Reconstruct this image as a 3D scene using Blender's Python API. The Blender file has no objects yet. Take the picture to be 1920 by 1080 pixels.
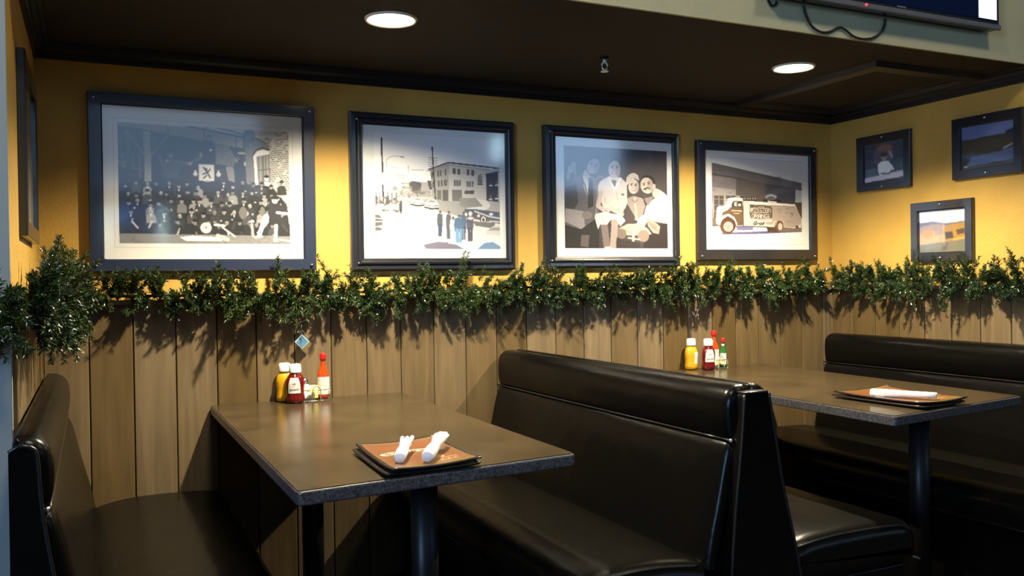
import bpy, bmesh, math, random
import numpy as np
from mathutils import Vector, Matrix
C = bpy.context.scene.collection
sc = bpy.context.scene
PI = math.pi
# ------------------------------------------------------------------ camera
cam_d = bpy.data.cameras.new('camera'); cam = bpy.data.objects.new('camera', cam_d); C.objects.link(cam)
cam_d.sensor_width = 36.0; cam_d.lens = 36.0*1654.2/1920; cam_d.clip_start = .05
R_ = Vector((0.90308, -0.42923, -0.01448)); U_ = Vector((0.01673, 0.00146, 0.99986)); F_ = Vector((0.42915, 0.90319, -0.0085))
cam.matrix_world = Matrix(((R_.x, U_.x, -F_.x, 0.1757), (R_.y, U_.y, -F_.y, -3.545), (R_.z, U_.z, -F_.z, 1.2188), (0, 0, 0, 1)))
sc.camera = cam
vs = sc.view_settings
vs.view_transform = 'Standard'; vs.look = 'None'; vs.gamma = 1; vs.exposure = 0.0; vs.use_curve_mapping = False
# ------------------------------------------------------------------ world and daylight
w = bpy.data.worlds.new('world'); sc.world = w; w.use_nodes = True
w.node_tree.nodes['Background'].inputs[0].default_value = (.35, .5, .8, 1)
w.node_tree.nodes['Background'].inputs[1].default_value = 0.04
def area(name, loc, sx, sy, energy, col, rot):
    d = bpy.data.lights.new(name, 'AREA'); d.shape = 'RECTANGLE'; d.size = sx; d.size_y = sy; d.energy = energy; d.color = col
    o = bpy.data.objects.new(name, d); o.location = loc; o.rotation_euler = rot; C.objects.link(o); return o
# daylight entering by the rear windows of the room (behind the viewer)
DAY = (.42, .66, 1.0)
area('daylight', (1.05, -7.02, 2.75), 1.9, 1.1, 13, DAY, (PI/2, 0, 0))
area('daylight', (6.1, -7.02, 2.9), 1.6, 1.0, 26, DAY, (PI/2, 0, 0))
area('daylight', (9.2, -7.02, 2.9), 2.4, 1.0, 30, DAY, (PI/2, 0, 0))
# general lamps of the dining room, up at its ceiling
area('room_lamp_light', (.7, -2.5, 3.4), .4, .4, 40, (1, .93, .74), (0, 0, 0))
area('daylight', (-4.0, -5.2, 2.0), 1.6, 1.2, 185, (.38, .61, 1.0), (PI/2, 0, -math.radians(42)))   # cool fill added at the left to lift the upper wall, no window there
area('room_lamp_light', (3.0, -2.6, 3.4), .4, .4, 16, (1, .93, .74), (0, 0, 0))

XR, ZC, YS, ZCEIL = 3.77, 2.03, -1.15, 2.085
# ------------------------------------------------------------------ materials
def new_mat(name):
    m = bpy.data.materials.new(name); m.use_nodes = True
    nt = m.node_tree; b = nt.nodes['Principled BSDF']; return m, nt, b
def nd(nt, t, **k):
    n = nt.nodes.new(t)
    for a, v in k.items(): setattr(n, a, v)
    return n
def mat(name, col, rough=.5, metal=0, spec=.5, coat=0, bump=None, var=None, emit=None, trans=0, ior=1.45):
    m, nt, b = new_mat(name)
    b.inputs['Base Color'].default_value = (*col, 1); b.inputs['Roughness'].default_value = rough
    b.inputs['Metallic'].default_value = metal; b.inputs['Specular IOR Level'].default_value = spec
    b.inputs['Coat Weight'].default_value = coat; b.inputs['Coat Roughness'].default_value = .08
    b.inputs['Transmission Weight'].default_value = trans; b.inputs['IOR'].default_value = ior
    if emit: b.inputs['Emission Color'].default_value = (*emit[0], 1); b.inputs['Emission Strength'].default_value = emit[1]
    tc = nd(nt, 'ShaderNodeTexCoord')
    if var:
        n = nd(nt, 'ShaderNodeTexNoise'); n.inputs['Scale'].default_value = var[0]; n.inputs['Detail'].default_value = 5
        nt.links.new(tc.outputs['Object'], n.inputs['Vector'])
        cr = nd(nt, 'ShaderNodeValToRGB'); cr.color_ramp.elements[0].position = .3; cr.color_ramp.elements[1].position = .7
        cr.color_ramp.elements[0].color = (*var[1], 1); cr.color_ramp.elements[1].color = (*col, 1)
        nt.links.new(n.outputs['Fac'], cr.inputs['Fac']); nt.links.new(cr.outputs['Color'], b.inputs['Base Color'])
    if bump:
        n = nd(nt, 'ShaderNodeTexNoise'); n.inputs['Scale'].default_value = bump[0]; n.inputs['Detail'].default_value = 4
        nt.links.new(tc.outputs['Object'], n.inputs['Vector'])
        bp = nd(nt, 'ShaderNodeBump'); bp.inputs['Strength'].default_value = bump[1]; bp.inputs['Distance'].default_value = bump[2]
        nt.links.new(n.outputs['Fac'], bp.inputs['Height']); nt.links.new(bp.outputs['Normal'], b.inputs['Normal'])
    return m
M = {}
M['yellow'] = mat('golden_wall_paint', (.55, .335, .066), .62, bump=(90, .5, .004), var=(6, (.48, .29, .058)))
M['soffit'] = mat('pale_tan_soffit', (.52, .46, .27), .7, bump=(60, .4, .004), var=(5, (.45, .41, .24)))  # paler and less yellow than the alcove walls
M['ceiling'] = mat('dark_brown_ceiling_paint', (.030, .025, .020), .85, spec=.2, bump=(120, .3, .003))
M['crown'] = mat('blue_black_trim_paint', (.008, .009, .013), .45, spec=.35)
M['grey'] = mat('grey_pillar_paint', (.30, .32, .30), .7, bump=(80, .2, .002))
M['room'] = mat('room_paint', (.12, .09, .05), .8, var=(3, (.09, .07, .045)))
M['floor'] = mat('dark_floor', (.03, .02, .015), .5, var=(4, (.015, .01, .008)))
M['leather'] = mat('black_leather', (.003, .0027, .0024), .27, spec=.20, bump=(9, .35, .01))
M['seat_leather'] = mat('black_seat_leather', (.0045, .004, .003), .29, spec=.24, bump=(12, .3, .008))
M['piping'] = mat('black_piping', (.012, .011, .011), .25, spec=.6, bump=(60, .2, .001))
M['black_metal'] = mat('black_metal', (.01, .01, .01), .4, spec=.4, bump=(200, .1, .001))
M['chrome'] = mat('chrome', (.8, .8, .8), .15, metal=1, bump=(50, .05, .001))
M['frame_flat'] = mat('black_frame_lacquer', (.016, .017, .022), .28, spec=.5, coat=.5, bump=(300, .08, .0005))
M['frame_lit_blue'] = mat('blue_lit_frame_lacquer', (.018, .026, .055), .33, spec=.5, coat=.4, bump=(300, .08, .0005))  # dark frame; the blue light it reflects is put into its base colour
M['mat_board'] = mat('white_mat_board', (.80, .81, .80), .8, bump=(200, .1, .0005))
M['white_cap'] = mat('white_plastic', (.85, .85, .82), .35, bump=(30, .03, .001))
M['label'] = mat('white_label', (.75, .72, .68), .55, var=(90, (.5, .48, .46)))
M['ink'] = mat('grey_label_ink', (.18, .14, .13), .6, var=(50, (.3, .25, .22)))
M['ketchup'] = mat('ketchup_red', (.13, .006, .005), .15, coat=.5, var=(10, (.10, .004, .004)))
M['mustard'] = mat('mustard_yellow', (.60, .32, .008), .3, coat=.3, var=(10, (.6, .30, .01)))
M['hot'] = mat('hot_sauce_orange', (.55, .06, .006), .12, coat=.6, var=(20, (.42, .035, .004)))
M['redcap'] = mat('red_cap', (.55, .012, .010), .35, bump=(30, .03, .001))
M['green_glass'] = mat('green_sauce', (.01, .16, .03), .1, coat=.8, var=(30, (.01, .1, .02)))
M['lemon'] = mat('lemon_yellow', (.85, .72, .12), .4, var=(40, (.9, .85, .4)))
M['paper'] = mat('white_paper', (.85, .84, .80), .7, bump=(25, .3, .003))
M['wrap'] = mat('napkin_paper', (.90, .90, .92), .75, bump=(60, .5, .002))
M['menu_black'] = mat('black_menu_board', (.012, .011, .010), .4, bump=(80, .2, .001))
M['cable'] = mat('black_cable', (.01, .01, .01), .5, bump=(80, .1, .001))
M['tv'] = mat('black_glossy_tv_plastic', (.012, .012, .016), .25, bump=(80, .02, .001))
M['silver'] = mat('dull_silver_bezel', (.16, .15, .15), .4, metal=.4, bump=(80, .02, .001))
M['bulb'] = mat('lamp_glass', (1, 1, 1), .5, emit=((1, .97, .86), 14), bump=(10, .01, .001))
M['can'] = mat('white_reflector', (.9, .9, .86), .35, bump=(10, .01, .001))
M['trimw'] = mat('cream_lamp_trim', (.8, .76, .6), .4, bump=(10, .01, .001))
M['redled'] = mat('red_indicator', (.5, .01, .01), .4, emit=((1, .04, .05), 3), bump=(10, .01, .001))
M['screen_dark'] = mat('dark_blue_screen', (.004, .008, .03), .12, emit=((.006, .014, .06), .12), bump=(10, .01, .0001))
M['screen_white'] = mat('lit_white_screen_bar', (.8, .8, .9), .3, emit=((.95, .95, 1), 1.6), bump=(10, .01, .0001))
M['screen_blue'] = mat('lit_blue_screen', (.05, .1, .3), .3, emit=((.08, .35, 1), 3), bump=(10, .01, .0001))
M['tagblue'] = mat('blue_tag', (.07, .16, .27), .3, coat=.5, var=(60, (.10, .22, .36)))
M['tagpale'] = mat('pale_tag_border', (.28, .42, .50), .3, bump=(60, .1, .001))
M['brass'] = mat('brass_stud', (.7, .68, .62), .25, metal=1, bump=(50, .05, .001))
M['stem'] = mat('garland_stem', (.02, .03, .012), .7, var=(40, (.03, .02, .01)))
# green needles, a little variation from place to place
m, nt, b = new_mat('pine_needle'); M['needle'] = m
b.inputs['Roughness'].default_value = .28; b.inputs['Specular IOR Level'].default_value = .65
tc = nd(nt, 'ShaderNodeTexCoord'); n = nd(nt, 'ShaderNodeTexNoise'); n.inputs['Scale'].default_value = 26; n.inputs['Detail'].default_value = 3
cr = nd(nt, 'ShaderNodeValToRGB'); e = cr.color_ramp.elements
e[0].position = .3; e[0].color = (.008, .030, .010, 1); e[1].position = .72; e[1].color = (.046, .072, .012, 1)
nt.links.new(tc.outputs['Object'], n.inputs['Vector']); nt.links.new(n.outputs['Fac'], cr.inputs['Fac']); nt.links.new(cr.outputs['Color'], b.inputs['Base Color'])
# glass pane: mostly clear, mirror at grazing angles
m, nt, b = new_mat('pane_glass'); M['glass'] = m
nt.nodes.remove(b); out = nt.nodes['Material Output']
tr = nd(nt, 'ShaderNodeBsdfTransparent'); gl = nd(nt, 'ShaderNodeBsdfGlossy'); gl.inputs['Roughness'].default_value = .08
mx = nd(nt, 'ShaderNodeMixShader'); lw = nd(nt, 'ShaderNodeLayerWeight'); lw.inputs['Blend'].default_value = .5
pw = nd(nt, 'ShaderNodeMath', operation='POWER'); pw.inputs[1].default_value = 4.5; nt.links.new(lw.outputs['Facing'], pw.inputs[0])
mm = nd(nt, 'ShaderNodeMath', operation='MULTIPLY_ADD'); mm.inputs[1].default_value = .8; mm.inputs[2].default_value = .05
nt.links.new(pw.outputs[0], mm.inputs[0]); nt.links.new(mm.outputs[0], mx.inputs[0]); nt.links.new(tr.outputs[0], mx.inputs[1]); nt.links.new(gl.outputs[0], mx.inputs[2]); nt.links.new(mx.outputs[0], out.inputs[0])
# printed picture: colours stored on the print
def print_mat(name, rough=.6, coat=0):
    m, nt, b = new_mat(name); a = nd(nt, 'ShaderNodeAttribute'); a.attribute_name = 'ink'
    nt.links.new(a.outputs['Color'], b.inputs['Base Color']); b.inputs['Roughness'].default_value = rough; b.inputs['Coat Weight'].default_value = coat
    b.inputs['Coat Roughness'].default_value = .15
    return m
M['print'] = print_mat('photo_print'); M['menu_print'] = print_mat('laminated_menu_print', .3, .6)
# wood planks: board tone per plank, stretched grain, knots
def plank_mat(name, axis, off):
    m, nt, b = new_mat(name); L = nt.links.new
    tc = nd(nt, 'ShaderNodeTexCoord'); sp = nd(nt, 'ShaderNodeSeparateXYZ'); L(tc.outputs['Object'], sp.inputs[0])
    a1 = nd(nt, 'ShaderNodeMath', operation='ADD'); a1.inputs[1].default_value = off; L(sp.outputs[axis], a1.inputs[0])
    dv = nd(nt, 'ShaderNodeMath', operation='DIVIDE'); dv.inputs[1].default_value = .147; L(a1.outputs[0], dv.inputs[0])
    fl = nd(nt, 'ShaderNodeMath', operation='FLOOR'); L(dv.outputs[0], fl.inputs[0])
    wn = nd(nt, 'ShaderNodeTexWhiteNoise', noise_dimensions='1D'); L(fl.outputs[0], wn.inputs['W'])
    cb = nd(nt, 'ShaderNodeCombineXYZ')
    sx = nd(nt, 'ShaderNodeMath', operation='MULTIPLY'); sx.inputs[1].default_value = 26; L(sp.outputs[axis], sx.inputs[0]); L(sx.outputs[0], cb.inputs[0])
    sz = nd(nt, 'ShaderNodeMath', operation='MULTIPLY'); sz.inputs[1].default_value = 1.6; L(sp.outputs[2], sz.inputs[0]); L(sz.outputs[0], cb.inputs[2])
    sw = nd(nt, 'ShaderNodeMath', operation='MULTIPLY'); sw.inputs[1].default_value = 37; L(fl.outputs[0], sw.inputs[0]); L(sw.outputs[0], cb.inputs[1])
    gn = nd(nt, 'ShaderNodeTexNoise'); gn.inputs['Scale'].default_value = 1; gn.inputs['Detail'].default_value = 6; gn.inputs['Distortion'].default_value = 1.2; L(cb.outputs[0], gn.inputs['Vector'])
    cr = nd(nt, 'ShaderNodeValToRGB'); e = cr.color_ramp.elements
    e[0].position = .25; e[0].color = (.100, .067, .030, 1); e[1].position = .75; e[1].color = (.172, .118, .056, 1); L(gn.outputs['Fac'], cr.inputs['Fac'])
    hs = nd(nt, 'ShaderNodeHueSaturation'); L(cr.outputs['Color'], hs.inputs['Color'])
    mr = nd(nt, 'ShaderNodeMapRange'); mr.inputs['To Min'].default_value = .72; mr.inputs['To Max'].default_value = 1.22; L(wn.outputs['Value'], mr.inputs['Value']); L(mr.outputs[0], hs.inputs['Value'])
    ms = nd(nt, 'ShaderNodeMapRange'); ms.inputs['To Min'].default_value = 1.15; ms.inputs['To Max'].default_value = .85; L(wn.outputs['Value'], ms.inputs['Value']); L(ms.outputs[0], hs.inputs['Saturation'])
    vo = nd(nt, 'ShaderNodeTexVoronoi'); vo.inputs['Scale'].default_value = 3.1; L(tc.outputs['Object'], vo.inputs['Vector'])
    kr = nd(nt, 'ShaderNodeValToRGB'); kr.color_ramp.elements[0].position = .015; kr.color_ramp.elements[0].color = (.35, .3, .28, 1); kr.color_ramp.elements[1].position = .05; kr.color_ramp.elements[1].color = (1, 1, 1, 1)
    L(vo.outputs['Distance'], kr.inputs['Fac'])
    mp = nd(nt, 'ShaderNodeMix', data_type='RGBA', blend_type='MULTIPLY'); mp.inputs[0].default_value = 1; L(hs.outputs[0], mp.inputs[6]); L(kr.outputs[0], mp.inputs[7])
    L(mp.outputs[2], b.inputs['Base Color']); b.inputs['Roughness'].default_value = .5; b.inputs['Specular IOR Level'].default_value = .35
    bp = nd(nt, 'ShaderNodeBump'); bp.inputs['Strength'].default_value = .25; bp.inputs['Distance'].default_value = .002; L(gn.outputs['Fac'], bp.inputs['Height']); L(bp.outputs[0], b.inputs['Normal'])
    return m
M['plank_x'] = plank_mat('stained_pine_planks', 0, -.013); M['plank_y'] = plank_mat('stained_pine_side_planks', 1, 0)
M['seam'] = mat('dark_plank_gap', (.02, .014, .01), .9, var=(10, (.01, .008, .006)))
M['ledge'] = mat('stained_ledge_wood', (.24, .16, .08), .5, var=(14, (.16, .10, .05)))
# table laminate
m, nt, b = new_mat('brown_stone_laminate'); M['laminate'] = m; L = nt.links.new
tc = nd(nt, 'ShaderNodeTexCoord'); n1 = nd(nt, 'ShaderNodeTexNoise'); n1.inputs['Scale'].default_value = 5; n1.inputs['Detail'].default_value = 8; n1.inputs['Distortion'].default_value = .8
L(tc.outputs['Object'], n1.inputs['Vector']); cr = nd(nt, 'ShaderNodeValToRGB'); e = cr.color_ramp.elements
e[0].position = .3; e[0].color = (.034, .024, .012, 1); e[1].position = .7; e[1].color = (.058, .040, .020, 1); L(n1.outputs['Fac'], cr.inputs['Fac']); L(cr.outputs['Color'], b.inputs['Base Color'])
b.inputs['Roughness'].default_value = .2; b.inputs['Specular IOR Level'].default_value = .45
n2 = nd(nt, 'ShaderNodeTexNoise'); n2.inputs['Scale'].default_value = 9; L(tc.outputs['Object'], n2.inputs['Vector'])
mr = nd(nt, 'ShaderNodeMapRange'); mr.inputs['To Min'].default_value = .20; mr.inputs['To Max'].default_value = .25; L(n2.outputs['Fac'], mr.inputs['Value']); L(mr.outputs[0], b.inputs['Roughness'])
M['edge'] = mat('speckled_grey_table_edge', (.10, .10, .11), .3, var=(160, (.02, .02, .022)))

# ------------------------------------------------------------------ mesh helpers
def link(name, me, m, parent=None, smooth=False):
    o = bpy.data.objects.new(name, me); C.objects.link(o)
    if m: me.materials.append(m)
    if smooth:
        for p in me.polygons: p.use_smooth = True
    if parent: o.parent = parent; 
    return o
def fin(name, bm, m, parent=None, smooth=False):
    bmesh.ops.recalc_face_normals(bm, faces=bm.faces)
    if parent is not None:      # geometry is written in world space; keep it there under a moved parent
        bm.transform(Matrix.Translation(parent.location if parent.parent is None else parent.parent.location).inverted() if True else Matrix())
    me = bpy.data.meshes.new(name); bm.to_mesh(me); bm.free()
    return link(name, me, m, parent, smooth)
def box(bm, x0, x1, y0, y1, z0, z1, bev=0, seg=2):
    g = bmesh.ops.create_cube(bm, size=1)['verts']
    for v in g: v.co = Vector(((x0+x1)/2+v.co.x*(x1-x0), (y0+y1)/2+v.co.y*(y1-y0), (z0+z1)/2+v.co.z*(z1-z0)))
    if bev: bmesh.ops.bevel(bm, geom=list({e for v in g for e in v.link_edges}), offset=bev, segments=seg, affect='EDGES', profile=.5)
def lathe(bm, prof, c=(0, 0, 0), n=24, axis=None, sy=1, cap=True):
    """prof: (r, h) list; about z, or about the unit vector axis"""
    q = Vector((0, 0, 1)).rotation_difference(Vector(axis)).to_matrix() if axis else Matrix.Identity(3)
    rings = []
    for r, h in prof:
        rings.append([bm.verts.new(q @ Vector((r*math.cos(2*PI*k/n), sy*r*math.sin(2*PI*k/n), h)) + Vector(c)) for k in range(n)])
    for a, b in zip(rings, rings[1:]):
        for k in range(n): bm.faces.new((a[k], a[(k+1) % n], b[(k+1) % n], b[k]))
    if cap and prof[0][0] > 1e-6: bm.faces.new(rings[0][::-1])
    if cap and prof[-1][0] > 1e-6: bm.faces.new(rings[-1])
def tube(bm, pts, r, n=8, closed=False):
    pts = [Vector(p) for p in pts]; N = len(pts); rings = []; up = Vector((0, 0, 1))
    for i, p in enumerate(pts):
        a = pts[(i-1) % N] if (closed or i > 0) else p; c = pts[(i+1) % N] if (closed or i < N-1) else p
        t = (c-a).normalized(); s = t.cross(up)
        if s.length < 1e-3: s = t.cross(Vector((1, 0, 0)))
        s.normalize(); u = s.cross(t); rr = r[i] if isinstance(r, (list, tuple)) else r
        rings.append([bm.verts.new(p+(s*math.cos(2*PI*k/n)+u*math.sin(2*PI*k/n))*rr) for k in range(n)])
    for i in range(N if closed else N-1):
        a, b = rings[i], rings[(i+1) % N]
        for k in range(n): bm.faces.new((a[k], a[(k+1) % n], b[(k+1) % n], b[k]))
    if not closed: bm.faces.new(rings[0][::-1]); bm.faces.new(rings[-1])
def smooth_path(pts, k=6):
    P = [Vector(p) for p in pts]; out = []
    for i in range(len(P)-1):
        p0 = P[max(i-1, 0)]; p1 = P[i]; p2 = P[i+1]; p3 = P[min(i+2, len(P)-1)]
        for j in range(k):
            t = j/k; out.append(.5*((2*p1)+(p2-p0)*t+(2*p0-5*p1+4*p2-p3)*t*t+(3*p1-p0-3*p2+p3)*t**3))
    out.append(P[-1]); return out
def prism(bm, prof, a0, a1, mapf):
    """extrude closed 2D outline between a0 and a1; mapf(u,v,a)->xyz"""
    A = [bm.verts.new(mapf(u, v, a0)) for u, v in prof]; B = [bm.verts.new(mapf(u, v, a1)) for u, v in prof]; n = len(prof)
    for k in range(n): bm.faces.new((A[k], A[(k+1) % n], B[(k+1) % n], B[k]))
    bm.faces.new(A[::-1]); bm.faces.new(B)
def spline2(pts, k=5):
    n = len(pts); out = []
    for i in range(n):
        p = [np.array(pts[(i+d) % n], float) for d in (-1, 0, 1, 2)]
        for j in range(k):
            t = j/k; out.append(tuple(.5*(2*p[1]+(p[2]-p[0])*t+(2*p[0]-5*p[1]+4*p[2]-p[3])*t*t+(3*p[1]-p[0]-3*p[2]+p[3])*t**3)))
    return out
def pad(bm, prof, y0, y1, r=.03, steps=7, mid=10, wr=0, seed=0, r1=None):
    """stuffed pad: closed x-z outline run along y, both ends rolled over"""
    prof = [np.array(p, float) for p in prof]; n = len(prof)
    area_ = sum(prof[i][0]*prof[(i+1) % n][1]-prof[(i+1) % n][0]*prof[i][1] for i in range(n)); sg = 1 if area_ > 0 else -1
    nor = []
    for i in range(n):
        t = prof[(i+1) % n]-prof[i-1]; nn = np.array([-t[1], t[0]])*sg; nor.append(nn/(np.linalg.norm(nn)+1e-9))
    sgn = 1 if y1 > y0 else -1; L = abs(y1-y0); st = []
    r1 = r if r1 is None else r1
    for k in range(steps): a = k/(steps)*PI/2; st.append((r*(1-math.cos(a)), r*(1-math.sin(a))))
    for k in range(mid+1): st.append((r+(L-r-r1)*k/mid, 0))
    for k in range(steps-1, -1, -1): a = k/(steps)*PI/2; st.append((L-r1*(1-math.cos(a)), r1*(1-math.sin(a))))
    rings = []; rnd = random.Random(seed)
    for d, ins in st:
        wv = wr*math.sin(d*23+seed)*.6+wr*rnd.uniform(-.4, .4)
        rings.append([bm.verts.new((p[0]+nn[0]*(ins+wv), y0+sgn*d, p[1]+nn[1]*(ins+wv))) for p, nn in zip(prof, nor)])
    for a, b in zip(rings, rings[1:]):
        for k in range(n): bm.faces.new((a[k], a[(k+1) % n], b[(k+1) % n], b[k]))
    bm.faces.new(rings[0][::-1]); bm.faces.new(rings[-1])
def thing(name, label, cat, loc=(0, 0, 0), group=None):
    o = bpy.data.objects.new(name, None); C.objects.link(o); o.location = loc; o.empty_display_size = .05
    o['label'] = label; o['category'] = cat
    if group: o['group'] = group
    return o
def tag(o, label, cat, group=None):
    o['label'] = label; o['category'] = cat
    if group: o['group'] = group
    return o
def struct(name, bm, m): o = fin(name, bm, m); o['kind'] = 'structure'; return o
def B(*a, **k): bm = bmesh.new(); box(bm, *a, **k); return bm

# ------------------------------------------------------------------ room shell
struct('wall_back', B(-.12, XR+.12, 0, .12, 0, ZCEIL+.02), M['yellow'])
struct('wall_left', B(-.45, 0, -1.19, 0, 0, ZCEIL), M['yellow'])
struct('wall_right', B(XR, XR+.45, -1.19, 0, 0, ZCEIL), M['yellow'])
bm = bmesh.new(); box(bm, -.47, .004, -1.205, -1.19, 0, ZCEIL, .003); struct('trim_1', bm, M['grey'])
bm = bmesh.new(); box(bm, XR-.004, XR+.47, -1.205, -1.19, 0, ZCEIL, .003); struct('trim_2', bm, M['grey'])
# dropped ceiling with a round hole for each recessed lamp
LAMPS = [(1.077, -.751), (2.81, -.746)]; RL = .078
bm = bmesh.new()
def ceil_cells():
    xs = [-.45, 0.8, 1.35, 2.53, 3.09, XR+.45]; ys = [-1.149, -1.03, -.47, .0]
    for i in range(5):
        for j in range(3):
            x0, x1, y0, y1 = xs[i], xs[i+1], ys[j], ys[j+1]
            hole = None
            for l in LAMPS:
                if x0 < l[0] < x1 and y0 < l[1] < y1: hole = l
            if not hole:
                bm.faces.new([bm.verts.new(p) for p in ((x0, y0, ZCEIL), (x1, y0, ZCEIL), (x1, y1, ZCEIL), (x0, y1, ZCEIL))]); continue
            n = 48; ci = []; co = []
            for k in range(n):
                a = 2*PI*k/n+PI/4; c, s = math.cos(a), math.sin(a); ci.append(bm.verts.new((hole[0]+RL*c, hole[1]+RL*s, ZCEIL)))
                t = min(((x1-hole[0])/c) if c > 1e-9 else ((x0-hole[0])/c if c < -1e-9 else 1e9), ((y1-hole[1])/s) if s > 1e-9 else ((y0-hole[1])/s if s < -1e-9 else 1e9))
                co.append(bm.verts.new((hole[0]+t*c, hole[1]+t*s, ZCEIL)))
            for k in range(n): bm.faces.new((ci[k], ci[(k+1) % n], co[(k+1) % n], co[k]))
            for cx_, cy_ in ((x0, y0), (x0, y1), (x1, y0), (x1, y1)):     # close the corners
                near = sorted(co, key=lambda v: (v.co.x-cx_)**2+(v.co.y-cy_)**2)[:2]
                if min((v.co.x-cx_)**2+(v.co.y-cy_)**2 for v in near) > 1e-8: bm.faces.new((near[0], near[1], bm.verts.new((cx_, cy_, ZCEIL))))
ceil_cells(); box(bm, -.45, XR+.45, -1.149, 0, 2.36, 2.40)
struct('ceiling', bm, M['ceiling'])
# soffit face towards the room
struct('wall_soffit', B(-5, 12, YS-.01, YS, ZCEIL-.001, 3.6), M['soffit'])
# crown moulding, three stepped coves, on the three walls
cp = [(0, 0), (.012, 0), (.014, .008), (.022, .012), (.024, .022), (.036, .032), (.040, .042), (.052, .046), (.054, .055), (0, .055)]
bm = bmesh.new(); prism(bm, cp, 0, XR, lambda u, v, a: (a, -u, ZC+v)); struct('trim_3', bm, M['crown'])
bm = bmesh.new(); prism(bm, cp, -1.148, 0, lambda u, v, a: (u, a, ZC+v)); struct('trim_4', bm, M['crown'])
bm = bmesh.new(); prism(bm, cp, -1.148, 0, lambda u, v, a: (XR-u, a, ZC+v)); struct('trim_5', bm, M['crown'])
# plank wainscot: every board a bevelled strip in front of a dark backing
ZL = 1.150
def planks(bm, a0, a1, off, horiz):
    k = math.floor((a0-off)/.147)
    while off+k*.147 < a1:
        s, e_ = max(a0, off+k*.147+.0018), min(a1, off+(k+1)*.147-.0018)
        if e_-s > .004: horiz(bm, s, e_)
        k += 1
bm = bmesh.new(); planks(bm, .014, XR-.014, .013, lambda b, s, e_: box(b, s, e_, -.014, -.001, 0.001, ZL, .0022, 1)); struct('trim_6', bm, M['plank_x'])
bm = bmesh.new(); planks(bm, -1.185, -.001, 0, lambda b, s, e_: box(b, .001, .014, s, e_, 0.001, ZL, .0022, 1)); struct('trim_7', bm, M['plank_y'])
bm = bmesh.new(); planks(bm, -1.185, -.001, 0, lambda b, s, e_: box(b, XR-.014, XR-.001, s, e_, 0.001, ZL, .0022, 1)); struct('trim_8', bm, M['plank_y'])
bm = bmesh.new(); box(bm, .0005, XR-.0005, -.004, -.0005, 0, ZL-.001); box(bm, .0005, .004, -1.186, 0, 0, ZL-.001); box(bm, XR-.004, XR-.0005, -1.186, 0, 0, ZL-.001); struct('trim_9', bm, M['seam'])
bm = bmesh.new(); box(bm, 0.001, XR-.001, -.040, -.0005, ZL, ZL+.018, .004); struct('trim_10', bm, M['ledge'])
bm = bmesh.new(); box(bm, .0005, .040, -1.186, -.041, ZL, ZL+.018, .004); struct('trim_11', bm, M['ledge'])
bm = bmesh.new(); box(bm, XR-.040, XR-.0005, -1.186, -.041, ZL, ZL+.018, .004); struct('trim_12', bm, M['ledge'])
# the rest of the dining room, behind the viewer
struct('floor', B(-5, 12, -7.2, .12, -.05, 0), M['floor'])
bm = bmesh.new(); box(bm, -5.1, -.47, -1.20, -1.16, 0, 2.085); box(bm, XR+.47, 12.1, -1.20, -1.16, 0, 2.085); struct('wall_front', bm, M['room'])
struct('wall_west', B(-5.1, -5, -7, -1.2, 0, 3.6), M['room']); struct('wall_east', B(12, 12.1, -7, -1.2, 0, 3.6), M['room'])
struct('ceiling_room', B(-5.1, 12.1, -7.1, YS-.01, 3.6, 3.7), M['ceiling'])
WIN = [(.1, 2.0, 2.2, 3.3), (5.3, 6.9, 2.4, 3.4), (8.0, 10.4, 2.4, 3.4)]
bm = bmesh.new(); xs = [-5]
for a, b_, c, d in WIN: box(bm, xs[-1], a, -7.0, -6.9, 0, 3.6); box(bm, a, b_, -7.0, -6.9, 0, c); box(bm, a, b_, -7.0, -6.9, d, 3.6); xs.append(b_)
box(bm, xs[-1], 12, -7.0, -6.9, 0, 3.6); struct('wall_rear', bm, M['room'])
for i, (a, b_, c, d) in enumerate(WIN):
    bm = bmesh.new()
    for q in ((a, a+.05, c, d), (b_-.05, b_, c, d), (a, b_, c, c+.05), (a, b_, d-.05, d)): box(bm, q[0], q[1], -6.98, -6.93, q[2], q[3])
    struct('window_%d' % (i+1), bm, M['crown'])

# ------------------------------------------------------------------ recessed lamps
for i, (x, y) in enumerate(LAMPS):
    t = thing('recessed_light', ['bright round recessed ceiling lamp above the near left table', 'bright round recessed ceiling lamp above the far right table, before the hatch'][i], 'ceiling lamp', (x, y, ZCEIL), 'recessed lamps in the dark ceiling')
    bm = bmesh.new(); lathe(bm, [(RL-.001, .001), (RL, -.006), (RL+.005, -.008), (RL+.009, -.001), (RL+.009, .0), (RL-.001, .001)], (x, y, ZCEIL), 40, cap=False); fin('trim_ring', bm, M['trimw'], t, True)
    bm = bmesh.new(); n = 40; pr = [(RL-.002, 0), (.072, .035), (.058, .09), (.04, .12), (.0001, .122)]
    rings = [[bm.verts.new((x+r*math.cos(2*PI*k/n), y+r*math.sin(2*PI*k/n), ZCEIL+h)) for k in range(n)] for r, h in pr]
    for a, b_ in zip(rings, rings[1:]):
        for k in range(n): bm.faces.new((a[k], a[(k+1) % n], b_[(k+1) % n], b_[k]))
    rf = fin('reflector', bm, M['can'], t, True)
    bm = bmesh.new(); lathe(bm, [(.0001, .020), (.022, .021), (.042, .027), (.052, .040), (.054, .055), (.045, .08), (.02, .105), (.0001, .11)], (x, y, ZCEIL), 32); fin('bulb', bm, M['bulb'], rf, True)
    d = bpy.data.lights.new('lamp_beam', 'SPOT'); d.energy = 300; d.color = (1, .86, .60); d.shadow_soft_size = .022; d.spot_size = math.radians(142); d.spot_blend = .62
    o = bpy.data.objects.new('lamp_beam', d); o.location = (x, y, ZCEIL+.012); C.objects.link(o)

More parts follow.
